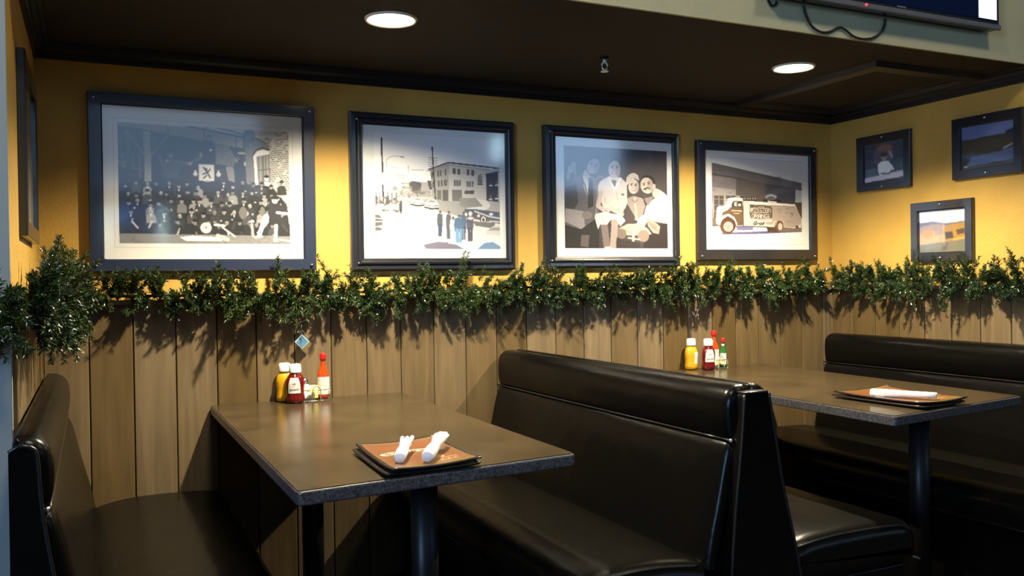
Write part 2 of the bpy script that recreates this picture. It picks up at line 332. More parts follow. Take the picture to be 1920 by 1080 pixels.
# ------------------------------------------------------------------ ceiling hatch and sprinkler
t = thing('ceiling_hatch', 'black framed square hatch in the dark ceiling by the right wall', 'hatch', (3.38, -.52, ZCEIL))
bm = bmesh.new(); h = [(-.0, 0), (.012, -.022), (.05, -.030), (.062, -.012), (.085, -.010), (.09, 0)]
x0, x1, y0, y1 = 3.04, 3.70, -.965, -.075
def ringprof(bm, x0, x1, y0, y1, prof, zf):
    rs = []
    for u, v in prof: rs.append([bm.verts.new(zf(a, b_, v)) for a, b_ in ((x0+u, y0+u), (x1-u, y0+u), (x1-u, y1-u), (x0+u, y1-u))])
    for a, b_ in zip(rs, rs[1:]):
        for k in range(4): bm.faces.new((a[k], a[(k+1) % 4], b_[(k+1) % 4], b_[k]))
ringprof(bm, x0, x1, y0, y1, h, lambda a, b_, v: (a, b_, ZCEIL+v)); fin('hatch_frame', bm, M['crown'], t)
fin('hatch_panel', B(x0+.08, x1-.08, y0+.08, y1-.08, ZCEIL-.006, ZCEIL-.001), M['ceiling'], t)
t = thing('fire_sprinkler', 'small white fire sprinkler head on the dark ceiling between the lamps', 'sprinkler', (2.0, -.58, ZCEIL))
bm = bmesh.new(); lathe(bm, [(.0001, -.008), (.016, -.007), (.018, -.001), (.0001, 0)], (2.0, -.58, ZCEIL), 20); fin('escutcheon', bm, M['crown'], t, True)
bm = bmesh.new(); lathe(bm, [(.007, -.02), (.007, -.006)], (2.0, -.58, ZCEIL), 12)
for s in (-1, 1): tube(bm, [(2.0+s*.006, -.58, ZCEIL-.016), (2.0+s*.013, -.58, ZCEIL-.028), (2.0+s*.011, -.58, ZCEIL-.042), (2.0, -.58, ZCEIL-.050)], .0034, 8)
fin('yoke', bm, M['can'], t, True)
bm = bmesh.new(); lathe(bm, [(.0001, -.056), (.016, -.055), (.016, -.052), (.0001, -.050)], (2.0, -.58, ZCEIL), 20); fin('deflector', bm, M['trimw'], t, True)

# ------------------------------------------------------------------ the printed photographs
def srgb(v):
    v = np.clip(v, 0, 1); return np.where(v <= .04045, v/12.92, ((v+.055)/1.055)**2.4)
class Art:
    """small raster: shapes are given in drawing units inside the quad q (tl, tr, br, bl)"""
    def __init__(s, W, H, q, bg, seed=1):
        s.W, s.H = W, H; s.a = np.zeros((H, W, 3)); s.a[:] = s.c(bg); s.rng = np.random.RandomState(seed)
        q = np.array(q, float); uu, vv = np.meshgrid((np.arange(W)+.5)/W, (np.arange(H)+.5)/H)
        s.X = q[0, 0]*(1-uu)*(1-vv)+q[1, 0]*uu*(1-vv)+q[2, 0]*uu*vv+q[3, 0]*(1-uu)*vv
        s.Y = q[0, 1]*(1-uu)*(1-vv)+q[1, 1]*uu*(1-vv)+q[2, 1]*uu*vv+q[3, 1]*(1-uu)*vv
    def c(s, g): return np.array(g if isinstance(g, (tuple, list)) else (g, g, g+2), float)/255
    def put(s, m, g, al=1): s.a[m] = s.a[m]*(1-al)+s.c(g)*al
    def poly(s, pts, g, al=1):
        m = np.zeros((s.H, s.W), bool); n = len(pts)
        for i in range(n):
            (x0, y0), (x1, y1) = pts[i], pts[(i+1) % n]
            if y0 == y1: continue
            m ^= ((s.Y > y0) != (s.Y > y1)) & (s.X < (x1-x0)*(s.Y-y0)/(y1-y0)+x0)
        s.put(m, g, al)
    def ell(s, cx, cy, rx, ry, g, al=1, rot=0):
        c, sn = math.cos(rot), math.sin(rot); dx, dy = s.X-cx, s.Y-cy
        s.put(((dx*c+dy*sn)/rx)**2+((-dx*sn+dy*c)/ry)**2 < 1, g, al)
    def line(s, pts, w, g, al=1):
        m = np.zeros((s.H, s.W), bool)
        for (x0, y0), (x1, y1) in zip(pts, pts[1:]):
            dx, dy = x1-x0, y1-y0; t = np.clip(((s.X-x0)*dx+(s.Y-y0)*dy)/(dx*dx+dy*dy+1e-9), 0, 1)
            m |= (s.X-x0-t*dx)**2+(s.Y-y0-t*dy)**2 < (w/2)**2
        s.put(m, g, al)
    def text(s, st, x, y, w, h, g, gap=.2, slope=0, mirror=False):
        n = len(st); cw = w/n
        for i, ch in enumerate(st):
            rows = FONT.get(ch)
            if not rows: continue
            for r in range(7):
                for c in range(5):
                    if rows[r] >> (4-c) & 1:
                        xx = x+i*cw+c*cw*(1-gap)/5
                        if mirror: xx = x+w-(i*cw+(c+1)*cw*(1-gap)/5)
                        yy = y+r*h/7+slope*(xx-x)
                        s.poly([(xx, yy), (xx+cw*(1-gap)/5, yy), (xx+cw*(1-gap)/5, yy+h/7), (xx, yy+h/7)], g)
    def blur(s, k=1):
        for _ in range(k):
            p = np.pad(s.a, ((1, 1), (1, 1), (0, 0)), 'edge'); s.a = (p[1:-1, 1:-1]*4+p[:-2, 1:-1]+p[2:, 1:-1]+p[1:-1, :-2]+p[1:-1, 2:])/8
    def mesh(s, name, P, m, parent, extra=None):
        """P(u,v)->world; u right, v down; one quad per raster cell"""
        W, H = s.W, s.H; loc = (parent.parent or parent).location if parent else Vector()
        uu, vv = np.meshgrid(np.arange(W+1)/W, np.arange(H+1)/H)
        co = np.stack(P(uu, vv), -1).reshape(-1, 3)-np.array(loc)
        i = np.arange(H*W); r, c = i//W, i % W; a = r*(W+1)+c
        f = np.stack([a, a+W+1, a+W+2, a+1], 1)
        me = bpy.data.meshes.new(name); me.vertices.add(len(co)); me.vertices.foreach_set('co', co.ravel())
        me.loops.add(f.size); me.loops.foreach_set('vertex_index', f.ravel().astype(np.int32))
        me.polygons.add(len(f)); me.polygons.foreach_set('loop_start', (np.arange(len(f))*4).astype(np.int32)); me.update(calc_edges=True)
        at = me.color_attributes.new('ink', 'FLOAT_COLOR', 'CORNER')
        col = np.concatenate([srgb(s.a).reshape(-1, 3), np.ones((H*W, 1))], 1); at.data.foreach_set('color', np.repeat(col, 4, 0).ravel().astype(np.float32))
        me.update(); return link(name, me, m, parent)
FONT = {'U': [17, 17, 17, 17, 17, 17, 14], 'S': [15, 16, 16, 14, 1, 1, 30], 'E': [31, 16, 16, 30, 16, 16, 31], 'D': [30, 17, 17, 17, 17, 17, 30],
        'C': [15, 16, 16, 16, 16, 16, 15], 'A': [14, 17, 17, 31, 17, 17, 17], 'R': [30, 17, 17, 30, 20, 18, 17], 'M': [17, 27, 21, 21, 17, 17, 17],
        'I': [31, 4, 4, 4, 4, 4, 31], 'O': [14, 17, 17, 17, 17, 17, 14], 'N': [17, 25, 21, 19, 17, 17, 17], 'G': [15, 16, 16, 19, 17, 17, 15],
        'L': [16, 16, 16, 16, 16, 16, 31], 'B': [30, 17, 17, 30, 17, 17, 30], '1': [4, 12, 4, 4, 4, 4, 14], '6': [14, 16, 16, 30, 17, 17, 14]}

def art_crowd():
    A = Art(330, 232, [(218, 227), (540, 240), (541, 455), (221, 455)], (38, 40, 48), 4); r = A.rng
    A.poly([(215, 224), (300, 226), (376, 234), (545, 238), (545, 250), (376, 250), (300, 240), (215, 230)], 205)
    A.poly([(217, 227), (376, 236), (452, 250), (452, 273), (377, 261), (307, 248), (266, 240), (217, 233)], 142)
    A.line([(312, 226), (376, 238), (452, 252)], 3, 50); A.line([(380, 232), (400, 234), (450, 246)], 2, 60)
    A.line([(217, 234), (266, 241), (307, 249), (377, 262), (450, 274)], 1.5, 18)
    for x, y in ((307, 236), (374, 246), (435, 256)): A.line([(x, y-9), (x+1, y+12)], 1.6, 70)
    A.poly([(230, 242), (240, 243), (242, 310), (232, 310)], 66)
    A.line([(234, 243), (266, 288)], 4, 128); A.line([(307, 250), (277, 290)], 5, 118); A.poly([(263, 242), (276, 244), (278, 352), (266, 352)], 158)
    for p in ([(245, 285), (246, 308)], [(256, 285), (258, 330)], [(243, 312), (262, 316)], [(220, 300), (231, 312)]): A.line(p, 3, 104)
    A.ell(226, 290, 5, 6, 90); A.ell(228, 305, 4, 8, 100); A.line([(293, 290), (297, 309)], 3, 104)
    A.poly([(298, 300), (312, 294), (328, 298), (342, 302), (350, 330), (297, 332)], (58, 62, 78)); A.line([(325, 300), (347, 303), (370, 290)], 5, 84); A.ell(313, 288, 4.5, 5, 128); A.line([(308, 284), (319, 284)], 3, 70); A.ell(348, 303, 3.5, 3, 150); A.ell(369, 286, 3, 4, 130); A.ell(306, 298, 4, 3, 140)
    A.poly([(394, 264), (424, 269), (440, 293), (430, 309), (395, 303)], 96)
    for _ in range(160): x, y = r.uniform(394, 436), r.uniform(266, 305); A.ell(x, y, 1.2, 1, int(r.uniform(70, 135)))
    A.poly([(374, 260), (382, 257), (390, 259), (396, 270), (396, 304), (370, 304), (372, 272)], 28); A.ell(384, 255, 4, 5, 130); A.ell(384, 250.5, 5, 2.6, 20); A.ell(387, 277, 3.2, 3, 190)
    A.ell(345, 322, 19, 15, 40); A.ell(404, 322, 15, 15, 44); A.ell(404, 322, 12, 12, 58)
    A.poly([(415, 308), (430, 309), (435, 339), (420, 334)], 128); A.ell(358, 323, 4.4, 4, 205); A.ell(358, 318, 2.5, 3, 205); A.ell(401.5, 323, 4.4, 4.5, 210); A.ell(401.5, 318, 2, 3, 210)
    A.poly([(432, 302), (447, 296), (460, 318), (452, 350), (432, 350)], (34, 38, 50)); A.ell(438, 294, 3.5, 5, 130); A.line([(424, 272), (440, 296), (461, 320)], 2.2, 22); A.ell(453, 302, 2.5, 4, 200)
    A.poly([(364, 304), (393, 305), (394, 336), (364, 335)], 212); A.line([(373, 310), (379, 318), (386, 330)], 2.4, 45); A.line([(372, 323), (381, 319), (386, 313)], 2.2, 45); A.line([(373, 331), (379, 325)], 2, 50); A.ell(378, 314, 2.5, 3, 50)
    A.ell(380, 348, 14, 13, 158); A.ell(380, 348, 11, 10, 175); A.text('16', 374, 341, 13, 12, 60)
    # brick wall and window
    A.poly([(452, 246), (468, 240), (545, 242), (545, 420), (500, 400), (470, 350), (456, 350)], 188)
    A.poly([(452, 262), (470, 250), (500, 262), (502, 275), (470, 287), (472, 352), (456, 352)], 112)
    row = 0; y = 240.
    while y < 440:
        x = 500 - (row % 2)*3
        while x < 545:
            if r.rand() < .75 and (y > 262 or x > 512): A.line([(x, y+(545-x)*.12), (x+4.4, y+(540.6-x)*.12)], 1.25, int(r.uniform(55, 105)))
            x += 6.2
        y += 4.1; row += 1
    for _ in range(220): x = r.uniform(454, 505); A.ell(x, r.uniform(252, 275) if x > 468 else r.uniform(262, 350), 1.1, .8, int(r.uniform(60, 150)))
    A.ell(461, 250, 12, 14, 84, .8); A.ell(454, 268, 6, 26, 70, .7); A.ell(484, 246, 9, 2.6, (190, 180, 110)); A.ell(446, 282, 8, 2.6, (170, 162, 100))
    A.line([(456, 246), (457, 292)], 2, 120)
    A.line([(468, 285), (474, 276), (486, 271), (500, 274)], 3, 55)
    A.poly([(476, 288), (501, 282), (503, 350), (478, 352)], 118)
    for x in (483, 490, 497): A.line([(x, 286), (x+1, 350)], 3, 158)
    A.line([(489, 285), (490, 350)], 1, 60); A.line([(477, 315), (502, 311)], 1.4, 80)
    A.poly([(469, 287), (477, 277), (490, 274), (500, 278), (501, 283), (475, 288), (479, 352), (474, 352)], 235)
    A.ell(495, 330, 4, 5, 225); A.ell(495, 326, 5, 2.5, 30); A.poly([(490, 336), (503, 338), (506, 356), (494, 356)], 235)
    # standing and seated men, back rows to front rows
    A.poly([(220, 345), (300, 335), (450, 340), (505, 345), (535, 380), (541, 440), (220, 440)], (34, 37, 46))
    for ry, n_, s_ in ((343, 17, 3.6), (360, 17, 3.9), (378, 16, 4.2), (398, 14, 4.4), (417, 10, 4.4)):
        xs_ = np.linspace(236, 522 if ry < 400 else 505, n_)+r.uniform(-5, 5, n_)
        for x in xs_:
            y = ry+r.uniform(-5, 5)
            if ry < 350 and 365 < x < 395: continue
            if ry > 390 and x < 300 and r.rand() < .5: continue
            body = int(r.choice([24, 30, 40, 52, 70, 120, 145], p=[.2, .2, .2, .15, .1, .08, .07]))
            A.poly([(x-9, y+22), (x-8, y+8), (x-3, y+4), (x+4, y+4), (x+9, y+9), (x+10, y+22)], (body, body+2, body+8))
            A.ell(x, y, s_*.8, s_, int(r.uniform(130, 195)), 1, r.uniform(-.3, .3)); A.ell(x, y+1, s_*.35, s_*.5, 120, .6)
            A.line([(x-1.6, y+.6), (x-.2, y+1)], .8, 60)
            if r.rand() < .8: A.ell(x, y-s_*.75, s_*1.2, s_*.42, 20); A.ell(x, y-s_*1.1, s_*.75, s_*.6, 20)
            if r.rand() < .4: A.poly([(x-2, y+5), (x+2, y+5), (x, y+11)], 225)
            if r.rand() < .5: A.ell(x+r.uniform(-7, 7), y+r.uniform(13, 18), 2.2, 1.8, 190)
            if ry > 395: A.line([(x+2, y+18), (x+r.uniform(-10, 14), y+30)], 4, int(r.choice([60, 110, 190])))
    A.poly([(218, 436), (545, 440), (545, 458), (218, 458)], 132)
    for _ in range(200): A.ell(r.uniform(219, 541), r.uniform(441, 455), 3, .8, int(r.uniform(95, 160)), .6)
    A.poly([(328, 443), (352, 440), (404, 443), (408, 450), (340, 450)], 235)
    A.ell(377, 425, 10.6, 10.6, 218); A.ell(377, 424, 3, 3.4, 120); A.ell(377, 425, 8.6, 8.6, 225, .35)
    A.line([(394, 419), (412, 421)], 5, 215); A.line([(408, 424), (432, 441)], 3.2, 225); A.line([(399, 440), (418, 447)], 8, 196)
    A.poly([(500, 372), (510, 366), (522, 380), (538, 392), (532, 396), (520, 396), (528, 412), (505, 420), (497, 400)], (40, 42, 52)); A.ell(511, 372, 6, 6, 205); A.ell(511, 366.5, 9, 3, 24); A.line([(515, 395), (537, 397)], 5, 240)
    A.blur(1); A.line([(492, 402), (480, 436)], 9, 226); A.line([(472, 443), (484, 441)], 4, 235); A.line([(513, 420), (512, 445)], 7, 232); A.ell(512, 448, 5, 3, 240); A.ell(494, 405, 5, 8, 225); A.line([(520, 446), (541, 450)], 3, 235)
    A.line([(465, 418), (467, 440)], 6, 165); A.ell(466, 412, 4, 3, 215); A.ell(448, 396, 8, 12, 108); A.ell(486, 393, 5, 9, 112)
    A.blur(1); return A
def art_street():
    A = Art(250, 236, [(699, 238), (936, 250), (940, 467), (701, 467)], 236, 7); r = A.rng
    A.a *= np.clip(1.02-.10*(A.Y[..., None]-238)/-300, .9, 1.04)
    A.poly([(695, 372), (806, 362), (945, 372), (945, 470), (695, 470)], 214); A.poly([(740, 372), (812, 366), (945, 374), (945, 405), (880, 400), (806, 384), (745, 376)], 176)
    A.poly([(695, 440), (730, 425), (800, 450), (840, 470), (695, 470)], 238); A.poly([(700, 395), (745, 398), (860, 470), (820, 470)], 232)
    A.poly([(760, 372), (820, 368), (858, 376), (945, 398), (945, 412), (860, 404), (775, 378)], 165)
    A.poly([(802, 311), (838, 298), (938, 311), (938, 374), (838, 372), (806, 366)], 192); A.poly([(802, 311), (838, 298), (838, 372), (806, 366)], 168)
    A.line([(800, 310), (837, 296), (938, 307)], 3.2, 92); A.line([(803, 314), (837, 301), (936, 312)], 1, 140)
    for x, y in ((848, 313), (857, 314), (875, 315), (884, 316)): A.poly([(x-2.6, y-6), (x+2.6, y-5), (x+2.6, y+6), (x-2.6, y+6)], 86)
    for x, y in ((849, 336), (854, 336), (859, 336), (874, 338), (879, 338), (884, 338)): A.poly([(x-1.8, y-6), (x+1.8, y-5), (x+1.8, y+6), (x-1.8, y+6)], 108)
    for x, y in ((806, 321), (817, 318), (822, 317), (831, 315), (818, 338), (824, 337), (830, 336), (833, 336), (808, 340)): A.poly([(x-1.4, y-6), (x+1.4, y-6), (x+1.4, y+6), (x-1.4, y+6)], 100)
    A.poly([(894, 323), (898, 318), (903, 323), (903, 340), (894, 340)], 128); A.line([(894, 332), (903, 332)], 1, 70); A.line([(894, 339), (903, 339)], 2, 70)
    for q in ((826, 350, 836, 372, 104), (844, 350, 863, 372, 122), (868, 351, 887, 358, 96), (815, 351, 823, 370, 115)): A.poly([(q[0], q[1]), (q[2], q[1]), (q[2], q[3]), (q[0], q[3])], q[4])
    A.poly([(910, 316), (938, 308), (940, 374), (912, 371)], (72, 74, 92)); A.poly([(908, 312), (938, 306), (938, 312), (909, 318)], 190); A.line([(936, 315), (937, 372)], 2.5, 200)
    for x, y in ((920, 341), (932, 340), (920, 368), (932, 367)): A.ell(x, y, 3.6, 1.8, 225); A.line([(x, y-8), (x, y)], 1.6, 130)
    A.poly([(748, 336), (790, 334), (800, 345), (806, 368), (748, 368)], 190); A.poly([(796, 332), (803, 332), (806, 350), (801, 350)], 92); A.poly([(748, 336), (765, 336), (765, 338), (748, 338)], 120)
    A.ell(777, 346, 12, 12, 96); A.ell(771, 340, 8, 7, 96); A.ell(786, 352, 8, 8, 110); A.line([(777, 352), (778, 364)], 2, 84); A.poly([(786, 336), (796, 335), (804, 356), (784, 354)], 170); A.poly([(740, 352), (808, 352), (808, 364), (740, 366)], 142, .55)
    for _ in range(70): A.ell(r.uniform(742, 768), r.uniform(345, 366), 2, 1.4, int(r.uniform(110, 210)), .7)
    A.line([(712.5, 249), (714.5, 317)], 2.6, 48); A.line([(714.5, 342), (716, 375)], 3.2, 60); A.line([(722, 372), (722, 292), (726, 287), (736, 284), (748, 285.5), (752, 286)], .9, 165); A.line([(748, 285.5), (753, 286.5)], 1.8, 110); A.line([(761, 302), (762, 320)], 1.4, 190); A.line([(730, 307), (740, 307)], 1, 170)
    A.line([(806, 266), (808, 310), (812, 368)], 2.4, 66)
    for y in (287, 291.5, 296, 300, 304): A.line([(799, y-.5), (816, y+1)], 1, 140)
    A.line([(762, 310), (806, 313), (905, 318)], .8, 130)
    A.poly([(700, 316), (763, 322), (763, 337), (700, 336)], 240); A.text('USED CARS', 703, 319, 57, 12, 176, mirror=True, slope=.045)
    A.poly([(716, 337), (748, 338), (748, 344), (716, 343)], 226); A.poly([(732, 344), (741, 344), (741, 352), (732, 352)], 150)
    for _ in range(90):
        x = r.uniform(700, 742); A.ell(x, r.uniform(366, 394), 2.4, 2.6, int(r.choice([70, 105, 150, 205, 230])), .85)
    for x in (703, 709, 724, 731, 739): A.line([(x, 358+r.rand()*6), (x, 378)], 3.4, int(r.choice([88, 120]))); A.ell(x, 358, 1.8, 2, 110)
    for x in (712, 722, 733): A.ell(x, 386, 6.5, 4.5, 188); A.line([(x-6, 391), (x+6, 391)], 1.2, 80)
    A.line([(747, 378), (747, 392)], 5, 74); A.ell(747.5, 374.5, 2.2, 2.6, 88); A.line([(747, 390), (748, 396)], 3, 60)
    for cx_, cy_, s_ in ((777, 374, 1.), (804, 379, 1.12)):
        A.poly([(cx_-12*s_, cy_-1), (cx_-8*s_, cy_-5*s_), (cx_-3*s_, cy_-9*s_), (cx_+7*s_, cy_-8*s_), (cx_+12*s_, cy_-2), (cx_+13*s_, cy_+5*s_), (cx_, cy_+8*s_), (cx_-12*s_, cy_+4*s_)], 226); A.poly([(cx_-6*s_, cy_-4*s_), (cx_-2*s_, cy_-7.5*s_), (cx_+6*s_, cy_-7*s_), (cx_+8*s_, cy_-3*s_)], 150)
        A.line([(cx_-12*s_, cy_+1), (cx_-2, cy_+3), (cx_+12*s_, cy_+3)], 1.4, 110); A.line([(cx_-11*s_, cy_+5*s_), (cx_-3, cy_+7*s_)], 2.6, 52); A.line([(cx_-2, cy_+8*s_), (cx_+12*s_, cy_+7*s_)], 2.8, 60)
    A.poly([(699, 400), (708, 400), (714, 410), (714, 420), (699, 424)], 90); A.line([(699, 406), (711, 408)], 2, 190); A.line([(700, 414), (714, 414)], 2.2, 215); A.ell(705, 428, 8, 3.4, 92)
    # car with white-walled wheel
    A.ell(893, 380, 26, 12, 214); A.poly([(858, 366), (890, 366), (905, 382), (870, 386), (858, 380)], 146); A.poly([(868, 388), (890, 388), (938, 394), (938, 412), (900, 410), (870, 402)], (92, 100, 122)); A.line([(888, 392), (915, 402), (938, 406)], 3, 206)
    A.line([(886, 404), (938, 414)], 6, 108); A.ell(905.5, 409, 6.3, 8.6, 62); A.ell(905.5, 409, 5, 7, 226); A.ell(905.5, 409, 2.6, 3.8, 90); A.ell(871, 399, 4, 6, 70); A.ell(871, 399, 2.8, 4.6, 220); A.ell(896, 401, 3, 3, 214); A.ell(921, 398, 4, 3, 220); A.line([(918, 412), (938, 413)], 3, 200); A.poly([(884, 412), (930, 415), (925, 426), (890, 421)], 118)
    A.poly([(938, 420), (925, 422), (912, 430), (910, 438), (940, 440)], 198); A.poly([(914, 430), (924, 425), (938, 424), (938, 430)], 150)
    # bystanders with their backs to us
    def fig(x, y0, y1, w_, g1, g2): A.poly([(x-w_*.42, y0+5), (x-1, y0+4), (x+w_*.42, y0+6), (x+w_*.5, y0+18), (x+w_*.42, y0+.62*(y1-y0)), (x-w_*.42, y0+.62*(y1-y0)), (x-w_*.5, y0+18)], g1); A.line([(x-w_*.16, y0+.55*(y1-y0)), (x-w_*.14, y1)], w_*.33, g2); A.line([(x+w_*.2, y0+.55*(y1-y0)), (x+w_*.2, y1)], w_*.3, g2); A.ell(x+.6, y0+1, 2.3, 3, 74); A.ell(x+.2, y0+2.5, 1.6, 2, 130)
    fig(820.5, 393, 441, 11, (96, 98, 112), (78, 90, 116)); fig(837, 394, 446, 10, (104, 104, 116), (96, 100, 116)); fig(845, 405, 449, 12, (205, 208, 214), (200, 205, 212)); fig(866, 395, 447, 12, (96, 112, 138), (80, 90, 112)); fig(857, 401, 452, 19, (92, 120, 152), (120, 160, 200)); fig(879, 397, 450, 14, (100, 98, 120), (90, 88, 104)); A.ell(879.5, 397, 4, 4.5, 214); A.ell(880, 406, 6, 3, 210)
    A.poly([(788, 459), (815, 453), (845, 454), (868, 468), (795, 468)], (118, 116, 136)); A.line([(838, 455), (852, 457), (878, 468)], 2.5, 230); A.poly([(895, 466), (908, 455), (925, 453), (940, 462), (940, 468), (895, 468)], (110, 142, 176)); A.line([(900, 452), (925, 451), (940, 458)], 2, 235)
    A.blur(1); return A
def art_four():
    A = Art(230, 230, [(175, 163), (947, 203), (955, 938), (190, 942)], (66, 60, 66), 2); r = A.rng
    A.ell(520, 250, 330, 160, (84, 78, 88), .5); A.ell(850, 620, 240, 240, (64, 54, 54), .5); A.ell(300, 520, 200, 400, (70, 64, 74), .4); A.blur(8)
    lt, md, dk = (218, 214, 210), (150, 142, 140), (34, 30, 34)
    def face(x, y, rx, ry, rot, skin, hair, hat=False):
        A.ell(x+rx*.15, y-ry*.25, rx*1.15, ry*1.05, hair, 1, rot); A.ell(x, y, rx, ry, skin, 1, rot); A.ell(x+rx*.62, y+ry*.1, rx*.42, ry*.8, tuple(int(k*.72) for k in skin), .6, rot)
        c, s_ = math.cos(rot), math.sin(rot)
        def P(a, b_): return (x+a*rx*c-b_*ry*s_, y+a*rx*s_+b_*ry*c)
        for a in (-.42, .34): p = P(a, -.16); A.ell(p[0], p[1], rx*.17, ry*.07, (46, 40, 42), 1, rot); p = P(a, -.32); A.line([P(a-.2, -.33), P(a+.2, -.36)], ry*.07, (60, 52, 52))
        A.line([P(-.02, -.1), P(-.1, .22), P(.05, .26)], ry*.06, tuple(int(k*.66) for k in skin))
        A.line([P(-.34, .46), P(-.05, .56), P(.3, .44)], ry*.12, (92, 64, 64)); A.line([P(-.26, .46), P(-.03, .52), P(.22, .45)], ry*.06, (240, 236, 232))
        for a, b_ in ((-.75, .15),): p = P(a, b_); A.ell(p[0], p[1], rx*.15, ry*.3, tuple(min(255, int(k*1.1)) for k in skin), .4)
    # left man, raised hand, jacket and tie
    A.poly([(255, 400), (310, 378), (385, 395), (430, 440), (430, 680), (400, 720), (300, 800), (185, 760), (187, 640), (240, 640), (200, 600), (188, 520), (205, 450)], (92, 88, 96)); A.poly([(190, 640), (320, 660), (330, 780), (300, 795), (186, 740)], (148, 142, 146))
    A.line([(205, 560), (215, 450), (222, 390)], 44, (78, 75, 84)); A.poly([(195, 480), (270, 450), (280, 600), (250, 645), (190, 640)], (48, 45, 52)); A.poly([(312, 380), (345, 395), (372, 500), (360, 600), (320, 480)], (198, 196, 200)); A.poly([(356, 420), (384, 430), (392, 620), (350, 640), (352, 520)], dk)
    A.line([(300, 390), (330, 470), (352, 560)], 7, (60, 57, 64)); A.line([(385, 410), (420, 520), (410, 680)], 12, (118, 113, 120)); A.ell(345, 690, 38, 30, (120, 113, 114))
    A.ell(228, 340, 24, 34, (176, 168, 170), 1, .2); A.ell(244, 305, 16, 20, (182, 174, 176)); A.line([(212, 370), (206, 410)], 22, (150, 142, 146)); A.line([(262, 300), (256, 380)], 10, (150, 142, 146)); A.line([(222, 300), (240, 350)], 4, (90, 84, 88))
    A.poly([(188, 765), (300, 800), (430, 700), (436, 940), (190, 942)], (28, 25, 28)); A.poly([(304, 842), (362, 842), (356, 935), (298, 925)], (92, 84, 84))
    A.poly([(330, 340), (372, 400), (345, 415), (312, 380)], (172, 165, 166)); face(388, 318, 44, 60, .35, (176, 168, 170), (26, 24, 28))
    # second, seated woman in a pale blouse and skirt
    A.poly([(440, 430), (500, 395), (590, 400), (640, 450), (640, 600), (625, 640), (470, 650), (425, 530), (422, 470)], (206, 200, 198)); A.poly([(505, 420), (560, 425), (545, 492)], (96, 84, 84)); A.line([(505, 405), (520, 440), (548, 492), (575, 440), (590, 410)], 12, (228, 224, 222)); A.line([(470, 560), (480, 600)], 6, (170, 164, 162)); A.line([(560, 500), (570, 590)], 5, (172, 166, 164)); A.ell(607, 532, 12, 9, (110, 100, 102))
    A.line([(445, 520), (425, 620), (480, 660)], 32, (188, 176, 172)); A.ell(485, 655, 28, 22, (192, 182, 178)); A.line([(520, 640), (600, 680)], 34, (196, 186, 182)); A.ell(595, 640, 22, 40, (188, 178, 174)); A.line([(590, 610), (606, 650)], 12, (225, 220, 218)); A.line([(470, 650), (500, 665)], 4, (110, 98, 96))
    A.poly([(440, 800), (500, 740), (585, 720), (585, 760), (560, 935), (440, 940)], (56, 48, 50)); A.line([(470, 760), (490, 930)], 50, (118, 106, 104)); A.line([(550, 740), (538, 930)], 52, (158, 144, 140)); A.ell(550, 745, 30, 32, (164, 150, 146)); A.ell(500, 935, 26, 8, (200, 194, 192))
    A.poly([(405, 680), (470, 665), (600, 690), (628, 730), (590, 775), (560, 722), (520, 725), (490, 760), (440, 760), (425, 800), (400, 710)], (222, 216, 213)); A.line([(450, 690), (470, 750)], 5, (176, 168, 166)); A.line([(590, 700), (600, 760)], 6, (170, 162, 160)); A.line([(520, 700), (500, 740)], 5, (180, 172, 170))
    face(545, 340, 46, 66, .05, (190, 178, 176), (32, 28, 30))
    # third, woman in a pale close hat
    A.poly([(640, 560), (690, 540), (760, 560), (780, 620), (740, 740), (640, 700)], (150, 140, 136)); A.poly([(640, 600), (700, 700), (690, 750), (630, 740)], (70, 60, 60)); A.line([(700, 560), (712, 720)], 18, (176, 166, 160)); A.line([(680, 570), (700, 590), (720, 570)], 7, (110, 100, 98))
    face(690, 470, 40, 56, .05, (200, 188, 184), (60, 52, 52)); A.poly([(632, 460), (634, 405), (660, 375), (695, 366), (724, 385), (732, 425), (700, 408), (665, 425), (645, 460)], (216, 210, 205)); A.line([(640, 440), (665, 410), (700, 396), (730, 408)], 5, (160, 152, 148)); A.line([(638, 415), (662, 392), (700, 380), (722, 390)], 4, (180, 172, 168))
    # fourth, man with moustache in a white shirt
    A.poly([(850, 560), (900, 500), (953, 540), (955, 750), (880, 740), (800, 720), (760, 800), (715, 770), (720, 720), (770, 680), (790, 610)], (232, 228, 224)); A.line([(865, 515), (905, 540), (950, 610)], 62, (236, 232, 228)); A.ell(862, 520, 26, 36, (186, 174, 170), 1, .3); A.line([(870, 600), (880, 700)], 6, (196, 190, 186)); A.line([(820, 600), (900, 590)], 6, (190, 184, 180)); A.poly([(770, 560), (850, 540), (800, 620)], (130, 118, 114))
    A.poly([(880, 750), (955, 755), (955, 938), (760, 940), (780, 830)], (40, 30, 30)); A.poly([(575, 790), (640, 755), (740, 750), (800, 790), (830, 830), (760, 850), (700, 840), (640, 840)], (182, 170, 162)); A.ell(600, 830, 34, 40, (120, 104, 98)); A.ell(765, 845, 44, 46, (142, 124, 116)); A.line([(600, 790), (690, 830)], 6, (140, 128, 122)); A.line([(690, 800), (686, 895)], 20, (196, 186, 178)); A.line([(650, 860), (735, 872)], 13, (186, 176, 168)); A.poly([(560, 860), (740, 900), (740, 940), (560, 940)], (50, 40, 40))
    A.poly([(785, 710), (850, 735), (895, 770), (885, 830), (840, 822), (800, 770)], (168, 150, 140))
    for k in range(4): A.line([(800+k*18, 735+k*8), (840+k*12, 790+k*6)], 4, (112, 96, 90))
    face(792, 462, 50, 62, -.25, (196, 182, 176), (24, 20, 22)); A.line([(768, 492), (792, 480), (812, 484)], 9, (40, 30, 32)); A.ell(848, 470, 12, 22, (186, 170, 164))
    A.line([(415, 410), (440, 395), (470, 410)], 10, (130, 122, 126))
